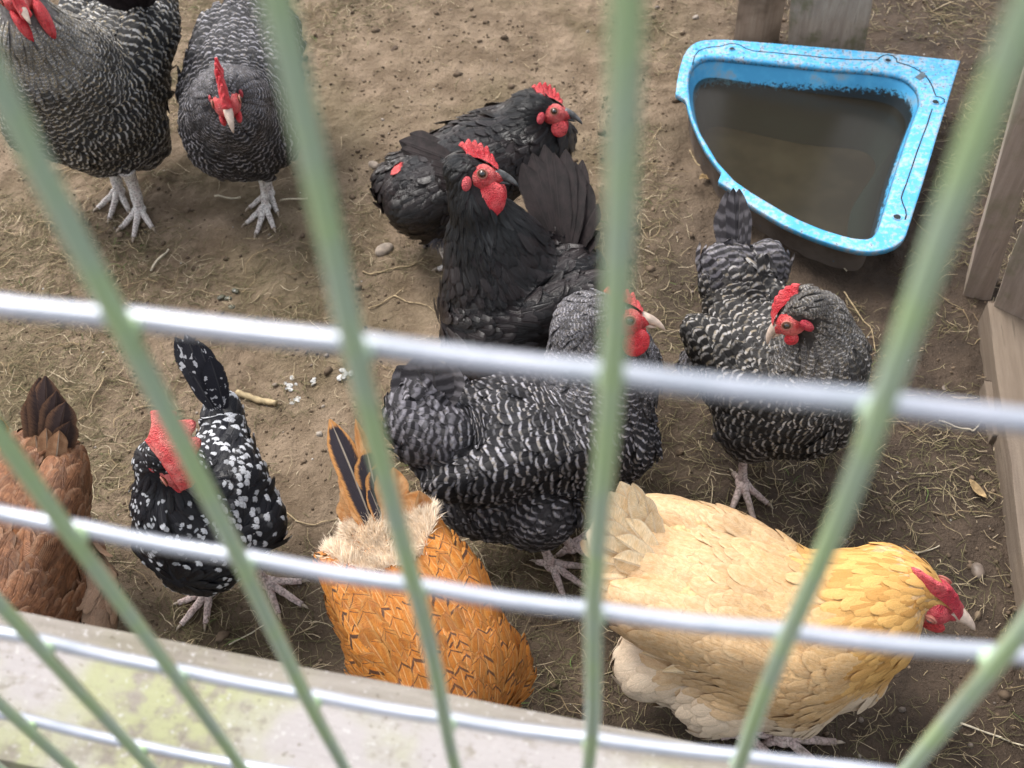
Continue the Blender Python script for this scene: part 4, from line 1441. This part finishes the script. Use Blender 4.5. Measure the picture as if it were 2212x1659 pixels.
# black hen behind
make_hen('black hen crouching behind, facing right with a bare pink patch on her rump', 'black',
         torso=[(915, 420, .13, 92), (1020, 365, .15, 98), (1140, 310, .16, 88)],
         neck=[(1150, 265, .20, 60), (1150, 240, .225, 40)], head=(1172, 232, .245), beak=(1262, 256), hs=1.2,
         feet=[(975, 585, D(0))], group='black hens', seed=14,
         extra=[(870, 390, .125, 56, 'fluff', (-.8, -.3, -.4)), (960, 460, .09, 62, 'thigh', (-.4, -.2, -1)), (1195, 300, .13, 48, 'breast', (-.3, -.5, -1))],
         tail=[(985, 350, .215, 862, 304, .205, 1.0), (990, 362, .21, 866, 322, .20, 1.0), (990, 374, .205, 876, 342, .195, 1.0), (990, 388, .20, 892, 362, .19, 1.0), (985, 398, .195, 905, 382, .18, .9), (975, 335, .215, 885, 288, .20, .8)],
         comb=dict(hgt=.017, length=.036), wattle=1.0, beak_m=M_HORN_D, wing_amt=.9, leg_m=M_LEGW, skin_patch=(882, 372, .17, 26), roll=-.5, down=[((975, 540, .06), .035, 700, .018, M_DOWNG)])

# spangled hen
make_hen('black hen spangled with white, large floppy red comb, left of centre', 'spangled',
         torso=[(485, 935, .205, 46), (475, 1045, .185, 92), (440, 1150, .16, 122)],
         neck=[(378, 1085, .22, 78), (350, 1000, .28, 56)], head=(366, 985, .32), beak=(439, 1088), hs=1.2,
         feet=[(462, 1290, D(-115)), (585, 1275, D(-20))], group='chickens in the pen', seed=15,
         extra=[(420, 1195, .115, 85, 'breast', (.3, .3, -1)), (340, 1170, .15, 52, 'wing', (.2, 1, .2)), (560, 1135, .15, 56, 'wing', (-.1, 1, .1)), (478, 890, .22, 36, 'back', (0, 1, .5))],
         tail=[(475, 890, .24, 378, 728, .315, 1.1), (478, 890, .24, 400, 722, .32, 1.1), (482, 890, .24, 425, 735, .315, 1.1), (486, 890, .24, 452, 770, .30, 1.1), (470, 895, .24, 392, 760, .30, 1.0)],
         comb=dict(hgt=.040, length=.062, flop=1.0, x0=-.028, thickc=1.7, ser_d=.22, spikes=4.2, mat=M_CORAL), wattle=.9, beak_m=M_HORN_D, wings=False, roll=.1, size=.88, tail_w=.027)

# brown hen in the left corner
make_hen('reddish brown hen with dark tail tip at the left edge, cut off by the rail', 'brown',
         torso=[(62, 1040, .20, 88), (38, 1170, .185, 122), (0, 1310, .17, 150)],
         neck=[(-60, 1400, .22, 90), (-110, 1440, .27, 60)], head=(-130, 1460, .30), beak=(-190, 1540), hs=1.2,
         feet=[(60, 1560, D(-120)), (140, 1520, D(-110))], group='chickens in the pen', seed=16,
         extra=[(95, 985, .215, 52, 'back', (.1, 1, .5)), (205, 1262, .13, 44, 'fluff', (.1, -.8, -.3)), (190, 1335, .11, 50, 'fluff', (.1, -.8, -.3)), (185, 1200, .14, 30, 'fluff', (.1, -.8, -.3)), (60, 1000, .21, 60, 'back', (0, 1, .4))],
         tail=[(100, 1010, .215, 85, 815, .30, 1.25), (104, 1010, .215, 98, 812, .30, 1.2), (108, 1010, .215, 122, 845, .29, 1.2), (112, 1010, .215, 142, 868, .285, 1.2), (116, 1015, .21, 152, 910, .27, 1.1), (92, 1010, .215, 68, 850, .29, 1.1), (116, 1030, .225, 128, 930, .265, .8, 'tan'), (102, 1030, .225, 100, 925, .265, .75, 'tan'), (86, 1030, .225, 76, 940, .26, .9, 'tan')],
         comb=dict(hgt=.018), wattle=.8, size=1.2, lift=.8, tail_w=.030)

# orange hen bottom centre
make_hen('orange gold hen with black-flecked back and pale down round her tail, seen from above', 'gold',
         torso=[(845, 1235, .215, 80), (900, 1345, .195, 142), (965, 1450, .18, 160)],
         neck=[(960, 1530, .18, 100), (930, 1620, .12, 62)], head=(915, 1680, .075), beak=(880, 1780), hs=1.2,
         feet=[(900, 1690, D(-95)), (1010, 1700, D(-80))], group='chickens in the pen', seed=17,
         extra=[(812, 1160, .235, 58, 'fluff', (0, 1, .3)), (880, 1165, .225, 50, 'fluff', (.2, 1, .3)), (800, 1310, .19, 62, 'wing', (0, 1, .1)), (1085, 1450, .15, 72, 'wing', (0, 1, .1)), (830, 1420, .18, 78, 'wing', (0, 1, .1))],
         tail=[(820, 1175, .25, 712, 905, .345, .9), (818, 1175, .25, 738, 1000, .31, .9, 'amber'), (870, 1175, .24, 880, 1060, .28, 1.1, 'amber'), (858, 1175, .24, 822, 1010, .30, .8, 'amber'), (790, 1150, .24, 728, 975, .32, .45, 'black'), (830, 1150, .25, 768, 905, .34, .55, 'amber'), (825, 1150, .25, 790, 968, .32, 1.1), (835, 1150, .25, 815, 1000, .305, 1.05),
               (812, 1155, .25, 765, 985, .315, .7, 'amber'), (860, 1160, .25, 850, 1010, .30, .9, 'amber'), (880, 1160, .24, 905, 1060, .28, 1.3, 'amber'), (800, 1160, .24, 745, 1040, .30, .8, 'amber'),
               (840, 1170, .25, 795, 1050, .295, .5), (850, 1165, .25, 835, 1045, .29, .7, 'amber'), (780, 1160, .24, 735, 1080, .28, .7, 'amber')],
         comb=dict(hgt=.018), wattle=.8, size=.98, bridge='ruff', down=[((830, 1165, .24), .060, 60000, .018, M_DOWN), ((770, 1190, .22), .035, 14000, .017, M_DOWN)])

# buff hen bottom right
make_hen('large pale buff hen with golden neck, head lowered, bottom right', 'buff',
         torso=[(1420, 1235, .20, 104), (1545, 1305, .18, 158), (1700, 1370, .165, 178)],
         neck=[(1850, 1325, .185, 132), (1920, 1262, .20, 86)], head=(1980, 1270, .215), beak=(2119, 1357), hs=1.48, low=True,
         feet=[(1690, 1598, D(8)), (1600, 1585, D(5))], group='chickens in the pen', seed=18,
         extra=[(1360, 1190, .215, 78, 'fluff', (-1, .3, .4)), (1435, 1425, .11, 94, 'fluff', (-.9, -.2, -.4)), (1560, 1490, .10, 98, 'fluff', (-.9, -.2, -.5)), (1700, 1490, .10, 100, 'fluff', (-.9, 0, -.5)), (1830, 1440, .12, 92, 'fluff', (-.8, 0, -.6))],
         tail=[(1425, 1205, .235, 1408, 1105, .285, .8), (1420, 1200, .235, 1390, 1070, .30, .9), (1412, 1195, .24, 1366, 1044, .312, 1.0), (1406, 1195, .24, 1340, 1040, .315, 1.0), (1400, 1200, .24, 1316, 1062, .31, 1.0), (1400, 1205, .24, 1298, 1092, .302, 1.0),
               (1400, 1215, .238, 1286, 1130, .29, 1.0), (1400, 1225, .235, 1277, 1170, .278, 1.0), (1402, 1235, .23, 1274, 1208, .265, 1.0), (1405, 1250, .225, 1284, 1250, .25, .9),
               (1425, 1215, .245, 1350, 1120, .285, .9), (1422, 1225, .245, 1330, 1160, .275, .9), (1422, 1235, .24, 1325, 1205, .262, .9)],
         tail_w=.031, tail_bend=.02, comb=dict(hgt=.0125, length=.050, mat=M_DEEP, x0=-.012, ser_d=.15), wattle=.9, beak_m=M_HORN_P, face_m=M_DEEP, eye_open=False, roll=.12, thick=1.15, size=1.05, dens=1.0, lift=.62, bridge='ruff',
         wing_feathers=[(1600, 1370, .2, 1415, 1395, .16, .026), (1640, 1420, .2, 1440, 1430, .14, .026)])

# second barred hen, facing the camera
make_hen('grey barred hen walking towards the fence, second from the left at the top', 'barred',
         torso=[(540, 90, .215, 82), (520, 185, .19, 104), (512, 270, .155, 118)],
         neck=[(495, 225, .25, 76), (488, 200, .29, 52)], head=(484, 196, .315), beak=(502, 281), hs=1.2, low=False,
         feet=[(578, 462, D(-92)), (586, 432, D(-92))], group=G_BAR, seed=19,
         extra=[(550, 20, .24, 66, 'back', (.1, 1, .5)), (600, 290, .13, 55, 'thigh', (0, .3, -1)), (420, 200, .19, 40, 'wing', (0, 1, .1))],
         tail=[(550, 0, .27, 505, -110, .34, 1.3), (555, 0, .27, 540, -120, .345, 1.3), (560, 0, .27, 580, -110, .34, 1.3)],
         comb=dict(hgt=.022, length=.055, x0=-.024), wattle=.8, leg_m=M_LEGW)

# barred cockerel top left
make_hen('large pale-necked barred cockerel with chalky white legs in the top left corner', 'barred_pale', name='cockerel', category='cockerel',
         torso=[(270, 60, .245, 80), (235, 155, .215, 112), (195, 232, .19, 132)],
         neck=[(120, 140, .30, 112), (72, 70, .38, 74)], head=(30, -30, .45), beak=(57, 40), hs=1.4, low=False,
         feet=[(306, 462, D(-80)), (262, 425, D(-85))], group='chickens in the pen', seed=20, size=1.05, thick=1.12, shank=1.55,
         extra=[(285, 290, .12, 74, 'thigh', (0, .3, -1)), (215, 330, .10, 42, 'fluff', (0, .3, -1)), (90, 260, .19, 80, 'breast', (.3, .4, -1)), (300, 170, .19, 42, 'back', (.1, 1, .2)), (300, 260, .14, 50, 'thigh', (0, .3, -1))],
         tail=[(300, 20, .30, 150, -60, .40, 1.2, 'black'), (310, 20, .30, 230, -90, .42, 1.2, 'black'), (320, 20, .30, 320, -60, .40, 1.2, 'black')],
         comb=dict(hgt=.038, length=.06), wattle=2.4, leg_m=M_LEGW, roll=.2)

# fleck-backed orange hen beyond the left edge
make_hen('orange hen with small black flecks just showing at the far left edge', 'gold',
         torso=[(-60, 1010, .19, 76), (-130, 1050, .18, 105), (-220, 1080, .175, 110)],
         neck=[(-300, 1060, .24, 80), (-330, 1000, .31, 55)], head=(-345, 960, .34), beak=(-420, 985), hs=1.2,
         feet=[(-150, 1240, D(180)), (-180, 1290, D(180))], group='chickens in the pen', seed=21,
         tail=[(-30, 980, .23, 30, 900 + 90, .25, 1.0, 'amber'), (-40, 960, .23, 0, 900, .30, 1.0), (-50, 960, .23, -40, 860, .31, 1.0)],
         comb=dict(hgt=.018), wattle=.8)


# ------------------------------------------------------------------ litter, crumbs and stones on the soil
VISX, VISY = (-1.7, 1.0), (0.08, 2.4)
BARE = [(P(1080, 180, 0), 0.34, 0.45), (P(690, 1040, 0), 0.10, 0.14), (P(880, 690, 0), 0.10, 0.12), (P(760, 250, 0), .2, .25)]


def litter_density(x, y):
    w = np.clip(0.66 + 1.5 * vnoise(x * 5 + 2, y * 5) + 1.2 * vnoise(x * 13, y * 13 + 3), 0.03, 1)
    for c, rx, ry in BARE:
        w = w * np.clip(((x - c[0]) / rx) ** 2 + ((y - c[1]) / ry) ** 2 - 0.35, 0.03, 1)
    w = np.where(in_trough(x, y, 0.06), 0, w)
    w = w * np.where(x > 0.05, 0.55, 1.0)
    return w


def scatter(n, r, dens=litter_density):
    xs, ys = [], []
    got = 0
    while got < n:
        x = r.uniform(*VISX, n * 2); y = r.uniform(*VISY, n * 2)
        k = r.random(n * 2) < dens(x, y)
        xs.append(x[k]); ys.append(y[k]); got += k.sum()
    return np.concatenate(xs)[:n], np.concatenate(ys)[:n]


def strands(name, n, L, R, curl, mat, seed, lift=0.0015, K=6, dens=litter_density, arch=0.0):
    r = np.random.default_rng(seed)
    x, y = scatter(n, r, dens)
    th = r.uniform(0, 2 * math.pi, n)
    l = r.uniform(L[0], L[1], n); rad = r.uniform(R[0], R[1], n)
    cv = r.normal(0, curl, n); cv2 = r.normal(0, curl * 0.9, n)
    pts = np.zeros((n, K, 3)); pts[:, 0, 0] = x; pts[:, 0, 1] = y
    a = th.copy()
    for k in range(1, K):
        a = a + (cv + cv2 * math.sin(k * 2.1)) / K + r.normal(0, curl * 0.25, n)
        pts[:, k, 0] = pts[:, k - 1, 0] + np.cos(a) * l / (K - 1)
        pts[:, k, 1] = pts[:, k - 1, 1] + np.sin(a) * l / (K - 1)
    hk = surf(pts[..., 0], pts[..., 1])
    s = np.linspace(0, 1, K)[None]
    pts[..., 2] = hk + rad[:, None] + lift * r.uniform(0, 2.2, n)[:, None] + arch * r.uniform(0, 1, n)[:, None] * l[:, None] * np.sin(math.pi * s)
    t = np.gradient(pts, axis=1); t /= np.linalg.norm(t, axis=2, keepdims=True) + 1e-9
    sd_ = np.cross(t, np.array([0, 0, 1.0])); sd_ /= np.linalg.norm(sd_, axis=2, keepdims=True) + 1e-9
    up_ = np.cross(sd_, t)
    rr = rad[:, None] * (1 - 0.55 * s ** 2) * (0.7 + 0.3 * np.minimum(1, s * 6))
    ring = []
    for q in range(3):
        an = 2 * math.pi * q / 3 + 0.5
        ring.append(pts + sd_ * (math.cos(an) * rr)[..., None] + up_ * (math.sin(an) * rr)[..., None])
    V = np.stack(ring, 2).reshape(-1, 3)
    base = (np.arange(n) * K * 3)[:, None, None, None]
    k = np.arange(K - 1)[None, :, None, None] * 3
    q = np.arange(3)[None, None, :, None]; q1 = (q + 1) % 3
    F_ = np.concatenate([base + k + q, base + k + q1, base + k + 3 + q1, base + k + 3 + q], 3).reshape(-1, 4)
    fx = np.repeat(np.stack([r.random(n)] * 4, 1), K * 3, axis=0)
    return link(name, new_mesh(name, V, F_, fx=fx), mat, kind='stuff')


def vary_mat(name, a, b, c, rough=0.8):
    nt = NT(name)
    at = nt.n('ShaderNodeAttribute', attribute_name='fx')
    sep = nt.n('ShaderNodeSeparateColor'); nt.t.links.new(at.outputs['Color'], sep.inputs[0])
    n1 = nt.noise(nt.pos(), 150, 3.0)
    col = nt.ramp(sep.outputs[0], [(0.0, a), (0.5, b), (1.0, c)])
    col = nt.mix(nt.ss(n1, 0.3, 0.7), nt.mix(0.45, col, (0.08, 0.06, 0.04)), col)
    nt.bsdf(col, rough, 0.25)
    return nt.m


M_STRAW = vary_mat('dry_straw', (0.22, 0.17, 0.09), (0.42, 0.33, 0.20), (0.58, 0.48, 0.33))
M_ROOT = vary_mat('dead_roots', (0.20, 0.14, 0.08), (0.34, 0.25, 0.14), (0.48, 0.37, 0.22))
M_WISP = vary_mat('matted_grass', (0.085, 0.080, 0.036), (0.175, 0.155, 0.075), (0.30, 0.250, 0.145))
M_GREEN = vary_mat('green_blades', (0.07, 0.13, 0.03), (0.12, 0.20, 0.05), (0.18, 0.26, 0.08))
M_CRUMB = vary_mat('soil_crumb', (0.09, 0.063, 0.042), (0.15, 0.107, 0.072), (0.24, 0.175, 0.12), 0.95)
M_PEB = vary_mat('small_pebble', (0.16, 0.13, 0.11), (0.26, 0.21, 0.17), (0.38, 0.33, 0.28), 0.7)

strands('matted_grass', 48000, (0.010, 0.034), (0.00035, 0.00070), 1.0, M_WISP, 31, 0.0022, 4)
strands('grass_litter', 15000, (0.012, 0.040), (0.00040, 0.0008), 0.9, M_STRAW, 32, 0.0035, 5)
strands('root_litter', 850, (0.035, 0.085), (0.0004, 0.0012), 1.5, M_ROOT, 33, 0.0030, 9, arch=0.04)
strands('straw_litter', 220, (0.02, 0.06), (0.0008, 0.0014), 0.35, M_STRAW, 34, 0.0020, 5)
strands('green_grass', 500, (0.010, 0.030), (0.0004, 0.0008), 0.9, M_GREEN, 35, 0.002, 5, arch=0.25)


def crumbs(name, n, size, mat, seed, dens, flat=0.7, detail=1):
    r = np.random.default_rng(seed)
    x, y = scatter(n, r, dens)
    nu, nv = 6, 4
    dirs = [(0, 0, 1.0)]
    for i in range(1, nv):
        ph = math.pi * i / nv
        for j in range(nu):
            th = 2 * math.pi * (j + 0.5 * (i % 2)) / nu
            dirs.append((math.sin(ph) * math.cos(th), math.sin(ph) * math.sin(th), math.cos(ph)))
    dirs.append((0, 0, -1.0)); dirs = np.array(dirs); m = len(dirs)
    sz = size[0] + (size[1] - size[0]) * r.random(n) ** 2.5
    sc = np.stack([sz * r.uniform(0.7, 1.3, n), sz * r.uniform(0.7, 1.3, n), sz * flat * r.uniform(0.7, 1.2, n)], 1)
    rot = r.uniform(0, 2 * math.pi, n)
    V = dirs[None] * sc[:, None, :] * (1 + r.normal(0, 0.13, (n, m, 1)))
    c, s = np.cos(rot)[:, None], np.sin(rot)[:, None]
    X = V[..., 0] * c - V[..., 1] * s + x[:, None]; Y = V[..., 0] * s + V[..., 1] * c + y[:, None]
    Z = V[..., 2] + (surf(x, y) + sc[:, 2] * 0.35)[:, None]
    tris = []
    for j in range(nu):
        tris.append((0, 1 + j, 1 + (j + 1) % nu))
        for i in range(nv - 2):
            a = 1 + i * nu + j; b = 1 + i * nu + (j + 1) % nu
            tris.append((a, a + nu, b)); tris.append((b, a + nu, b + nu))
        tris.append((m - 1, 1 + (nv - 2) * nu + (j + 1) % nu, 1 + (nv - 2) * nu + j))
    tris = np.array(tris)
    F_ = (tris[None] + (np.arange(n) * m)[:, None, None]).reshape(-1, 3)
    fx = np.repeat(np.stack([r.random(n)] * 4, 1), m, axis=0)
    return link(name, new_mesh(name, np.stack([X, Y, Z], -1).reshape(-1, 3), F_, fx=fx), mat, kind='stuff')


flatd = lambda x, y: np.where(in_trough(x, y, 0.02), 0, np.clip(0.5 + 1.3 * vnoise(x * 7, y * 7), 0.05, 1))
crumbs('soil_crumbs', 17000, (0.0008, 0.0034), M_CRUMB, 41, flatd)
crumbs('soil_clods', 900, (0.003, 0.010), M_CRUMB, 43, flatd, 0.55)
crumbs('small_pebbles', 260, (0.0016, 0.0065), M_PEB, 42, flatd, 0.6)


M_PALE = vary_mat('pale_flecks', (0.45, 0.42, 0.38), (0.60, 0.57, 0.52), (0.74, 0.72, 0.68), 0.8)
crumbs('pale_flecks', 420, (0.0007, 0.0022), M_PALE, 44, flatd, 0.5)
strands('short_chaff', 5000, (0.003, 0.010), (0.0004, 0.0009), 0.4, M_STRAW, 36, 0.001, 3, dens=flatd)


# single things lying on the soil
def lay(pts_px, rad, mat, name, label, cat, taper=0.5, lift=0.003, n=8, k=5):
    w = [P(x, y, 0) for x, y in pts_px]
    pts = []
    for i in range(len(w) - 1):
        for j in range(k):
            t = j / k
            a = w[max(i - 1, 0)]; b = w[i]; c = w[i + 1]; d = w[min(i + 2, len(w) - 1)]
            q = 0.5 * ((2 * b) + (-a + c) * t + (2 * a - 5 * b + 4 * c - d) * t * t + (-a + 3 * b - 3 * c + d) * t ** 3)
            pts.append(q)
    pts.append(w[-1])
    m = len(pts)
    o0 = pts[m // 2].copy(); o0[2] = 0
    P3 = []
    for i, q in enumerate(pts):
        P3.append(np.array([q[0], q[1], float(surf(q[0], q[1])) + rad + lift * (0.6 + 0.4 * math.sin(i * 1.3))]) - o0)
    rads = [rad * (1 - taper * (i / (m - 1)) ** 1.5) * (1 + 0.15 * math.sin(i * 2.7)) for i in range(m)]
    b = MB(); b.tube(P3, rads, n)
    o = link(name, b.mesh(name), mat, label=label, category=cat)
    o.location = tuple(o0)
    return o


M_ROOT1 = plain('tan_root', (0.42, 0.32, 0.19), 0.8, 0.25, 120, 0.4)
M_STRAW1 = plain('bleached_straw', (0.62, 0.54, 0.40), 0.7, 0.3, 120, 0.25)
M_STICK = plain('tan_stick', (0.40, 0.31, 0.18), 0.75, 0.25, 90, 0.35)
R_ = 'dead roots on the soil'; S_ = 'straws on the soil'
for o in [lay([(783, 587), (805, 594), (835, 588), (862, 580), (895, 575), (915, 562)], .0014, M_ROOT1, 'root', 'long kinked tan root just below the grey stone near the black hen', 'root'),
          lay([(797, 668), (830, 650), (860, 634), (872, 622)], .0011, M_ROOT1, 'root', 'root branching upward between the second wire and the black hen', 'root'),
          lay([(850, 640), (885, 652), (920, 662), (945, 678)], .0010, M_ROOT1, 'root', 'thin root pointing at the breast of the black hen', 'root'),
          lay([(500, 730), (560, 735), (600, 728), (650, 722)], .0011, M_ROOT1, 'root', 'straightish root lying just under the upper white wire', 'root'),
          lay([(290, 885), (330, 880), (360, 890), (395, 885)], .0012, M_ROOT1, 'root', 'pale bowed root above the spangled hen', 'root'),
          lay([(905, 1110), (935, 1150), (950, 1190), (985, 1235)], .0012, M_ROOT1, 'root', 'curved root between the orange hen and the middle barred hen', 'root'),
          lay([(620, 1115), (655, 1140), (690, 1140), (735, 1130)], .0011, M_ROOT1, 'root', 'sagging root between the spangled hen and the orange hen tail', 'root'),
          lay([(1825, 625), (1850, 660), (1880, 700), (1895, 750)], .0012, M_ROOT1, 'root', 'long dark root curving down between trough and barred hen', 'root'),
          lay([(1490, 320), (1512, 350), (1535, 370), (1552, 390)], .0011, M_ROOT1, 'root', 'root against the broken left rim of the trough', 'root')]:
    o['group'] = R_
for o in [lay([(326, 585), (365, 540)], .0022, M_STRAW1, 'straw', 'thick white straw slanting beside the cockerel feet', 'straw', .2, n=6),
          lay([(466, 431), (522, 433)], .0016, M_STRAW1, 'straw', 'short pale straw just left of the standing foot of the second hen', 'straw', .1, n=6),
          lay([(605, 440), (668, 437)], .0015, M_STRAW1, 'straw', 'short pale straw just right of the standing foot of the second hen', 'straw', .1, n=6),
          lay([(500, 1402), (575, 1357)], .0012, M_STRAW1, 'straw', 'straight white straw near the rail below the spangled hen', 'straw', .3, n=6),
          lay([(2030, 905), (2090, 925), (2105, 928), (2122, 905)], .0013, M_STRAW1, 'straw', 'bent pale straw under the right end of the upper white wire', 'straw', .2, n=6),
          lay([(2080, 1555), (2212, 1610)], .0014, M_STRAW1, 'straw', 'long straw in the bottom right corner', 'straw', .3, n=6),
          lay([(1930, 1180), (1985, 1190), (2030, 1178)], .0011, M_STRAW1, 'straw', 'thin straw above the head of the buff hen', 'straw', .3, n=6),
          lay([(1805, 560), (1830, 583)], .0012, M_STRAW1, 'straw', 'tiny white straw at the foot of the trough wall', 'straw', .1, n=5)]:
    o['group'] = S_
lay([(512, 850), (555, 862), (598, 874)], .0052, M_STICK, 'stick', 'thick tan stick lying between the spangled hen tail and the white droppings', 'stick', .12, .0, 10)


def lump(px, size, mat, name, label, cat, seed, noise=0.25, flat=0.6, parts=1, group=None):
    r = np.random.default_rng(seed)
    c = P(px[0], px[1], 0)
    o0 = np.array([c[0], c[1], float(surf(c[0], c[1]))])
    b = MB()
    for k in range(parts):
        off = np.array([r.normal(0, size * 0.5), r.normal(0, size * 0.5), 0]) if parts > 1 else np.zeros(3)
        sz = size * (0.5 if parts > 1 else 1) * r.uniform(0.5, 1.1)
        an = r.uniform(0, 3)
        Mr = np.array([[math.cos(an), -math.sin(an), 0], [math.sin(an), math.cos(an), 0], [0, 0, 1]])
        b.ball(off + np.array([0, 0, sz * flat * 0.35]), (sz, sz * 0.72, sz * flat), M=Mr, nu=16, nv=10, noise=noise, seed=seed + k)
    o = link(name, b.mesh(name), mat, label=label, category=cat)
    o.location = tuple(o0)
    md = o.modifiers.new('s', 'SUBSURF'); md.levels = 1; md.render_levels = 1
    if group: o['group'] = group
    return o


M_STONE = plain('brown_grey_stone', (0.27, 0.22, 0.175), 0.75, 0.3, 90, 0.35)
M_STONE2 = plain('wet_brown_stone', (0.15, 0.115, 0.09), 0.5, 0.4, 90, 0.4)
M_DROPW = plain('chalky_dropping', (0.45, 0.44, 0.42), 0.8, 0.2, 250, 0.5, 0.8)
M_DROPD = plain('dark_wet_dropping', (0.10, 0.095, 0.06), 0.25, 0.6, 150, 0.7)
lump((830, 540), .0175, M_STONE, 'stone', 'oval grey-brown stone on bare soil left of the black hens', 'stone', 51, .10, .5)
lump((2112, 1234), .0150, M_STONE2, 'stone', 'rounded brown stone beyond the comb of the buff hen', 'stone', 52, .10, .6)
lump((1492, 172 + 640), .007, M_STONE2, 'stone', 'small dark stone right of the middle barred hen', 'stone', 53, .12, .6)
lump((2045, 830), .010, M_STONE2, 'stone', 'flat dark stone between the right barred hen and the sleeper', 'stone', 54, .12, .4)
lump((810, 372), .012, M_STONE, 'stone', 'tan stone near the rump of the crouching black hen', 'stone', 55, .12, .5)
lump((628, 832), .0115, M_DROPW, 'dropping', 'bright white dropping right of the tan stick', 'dropping', 61, .4, .22, 8)
lump((640, 858), .008, M_DROPW, 'dropping', 'crumbled white dropping just below the bright white one', 'dropping', 62, .5, .2, 7)
lump((668, 822), .008, M_DROPW, 'dropping', 'greyish dropping right of the bright white one', 'dropping', 63, .5, .2, 7)
lump((745, 810), .012, M_DROPW, 'dropping', 'flat whitish dropping beside the second green wire', 'dropping', 64, .4, .18, 8)
lump((492, 648), .021, M_DROPD, 'dropping', 'shiny dark curled dropping above the upper white wire', 'dropping', 65, .35, .5, 4)
lump((845, 112), .016, plain('brown_dropping', (0.11, 0.075, 0.05), 0.8), 'dropping', 'brown dropping on the bare soil at the top', 'dropping', 66, .4, .5, 3)
# curled dead leaves
M_LEAF = plain('dead_leaf', (0.36, 0.25, 0.13), 0.7, 0.2, 120, 0.4)


def leaf(px, L, W, ang, label, seed):
    c = P(px[0], px[1], 0); o0 = np.array([c[0], c[1], float(surf(c[0], c[1])) + 0.002])
    V = []; n = 9
    for i in range(n):
        s = i / (n - 1); w = math.sin(math.pi * min(1, s * 0.96 + 0.03)) ** 0.8
        for u in (-1, -0.5, 0, 0.5, 1):
            x = (s - 0.5) * L; y = u * W * 0.5 * w
            V.append((x * math.cos(ang) - y * math.sin(ang), x * math.sin(ang) + y * math.cos(ang), 0.004 + 0.006 * abs(u) * w + 0.004 * math.sin(s * 5 + seed)))
    F_ = np.array([(i * 5 + j, i * 5 + j + 1, i * 5 + j + 6, i * 5 + j + 5) for i in range(n - 1) for j in range(4)])
    o = link('dead_leaf', new_mesh('dead_leaf', np.array(V), F_), M_LEAF, label=label, category='leaf')
    o.location = tuple(o0)
    md = o.modifiers.new('t', 'SOLIDIFY'); md.thickness = 0.0004


leaf((1524, 383), .026, .016, .6, 'curled tan leaf beside the broken left rim of the trough', 1)
leaf((2110, 1060), .034, .013, -.9, 'brown dead leaf on dark soil left of the sleeper end', 2)
leaf((610, 1135), .030, .010, .4, 'narrow brown leaf right of the spangled hen', 3)
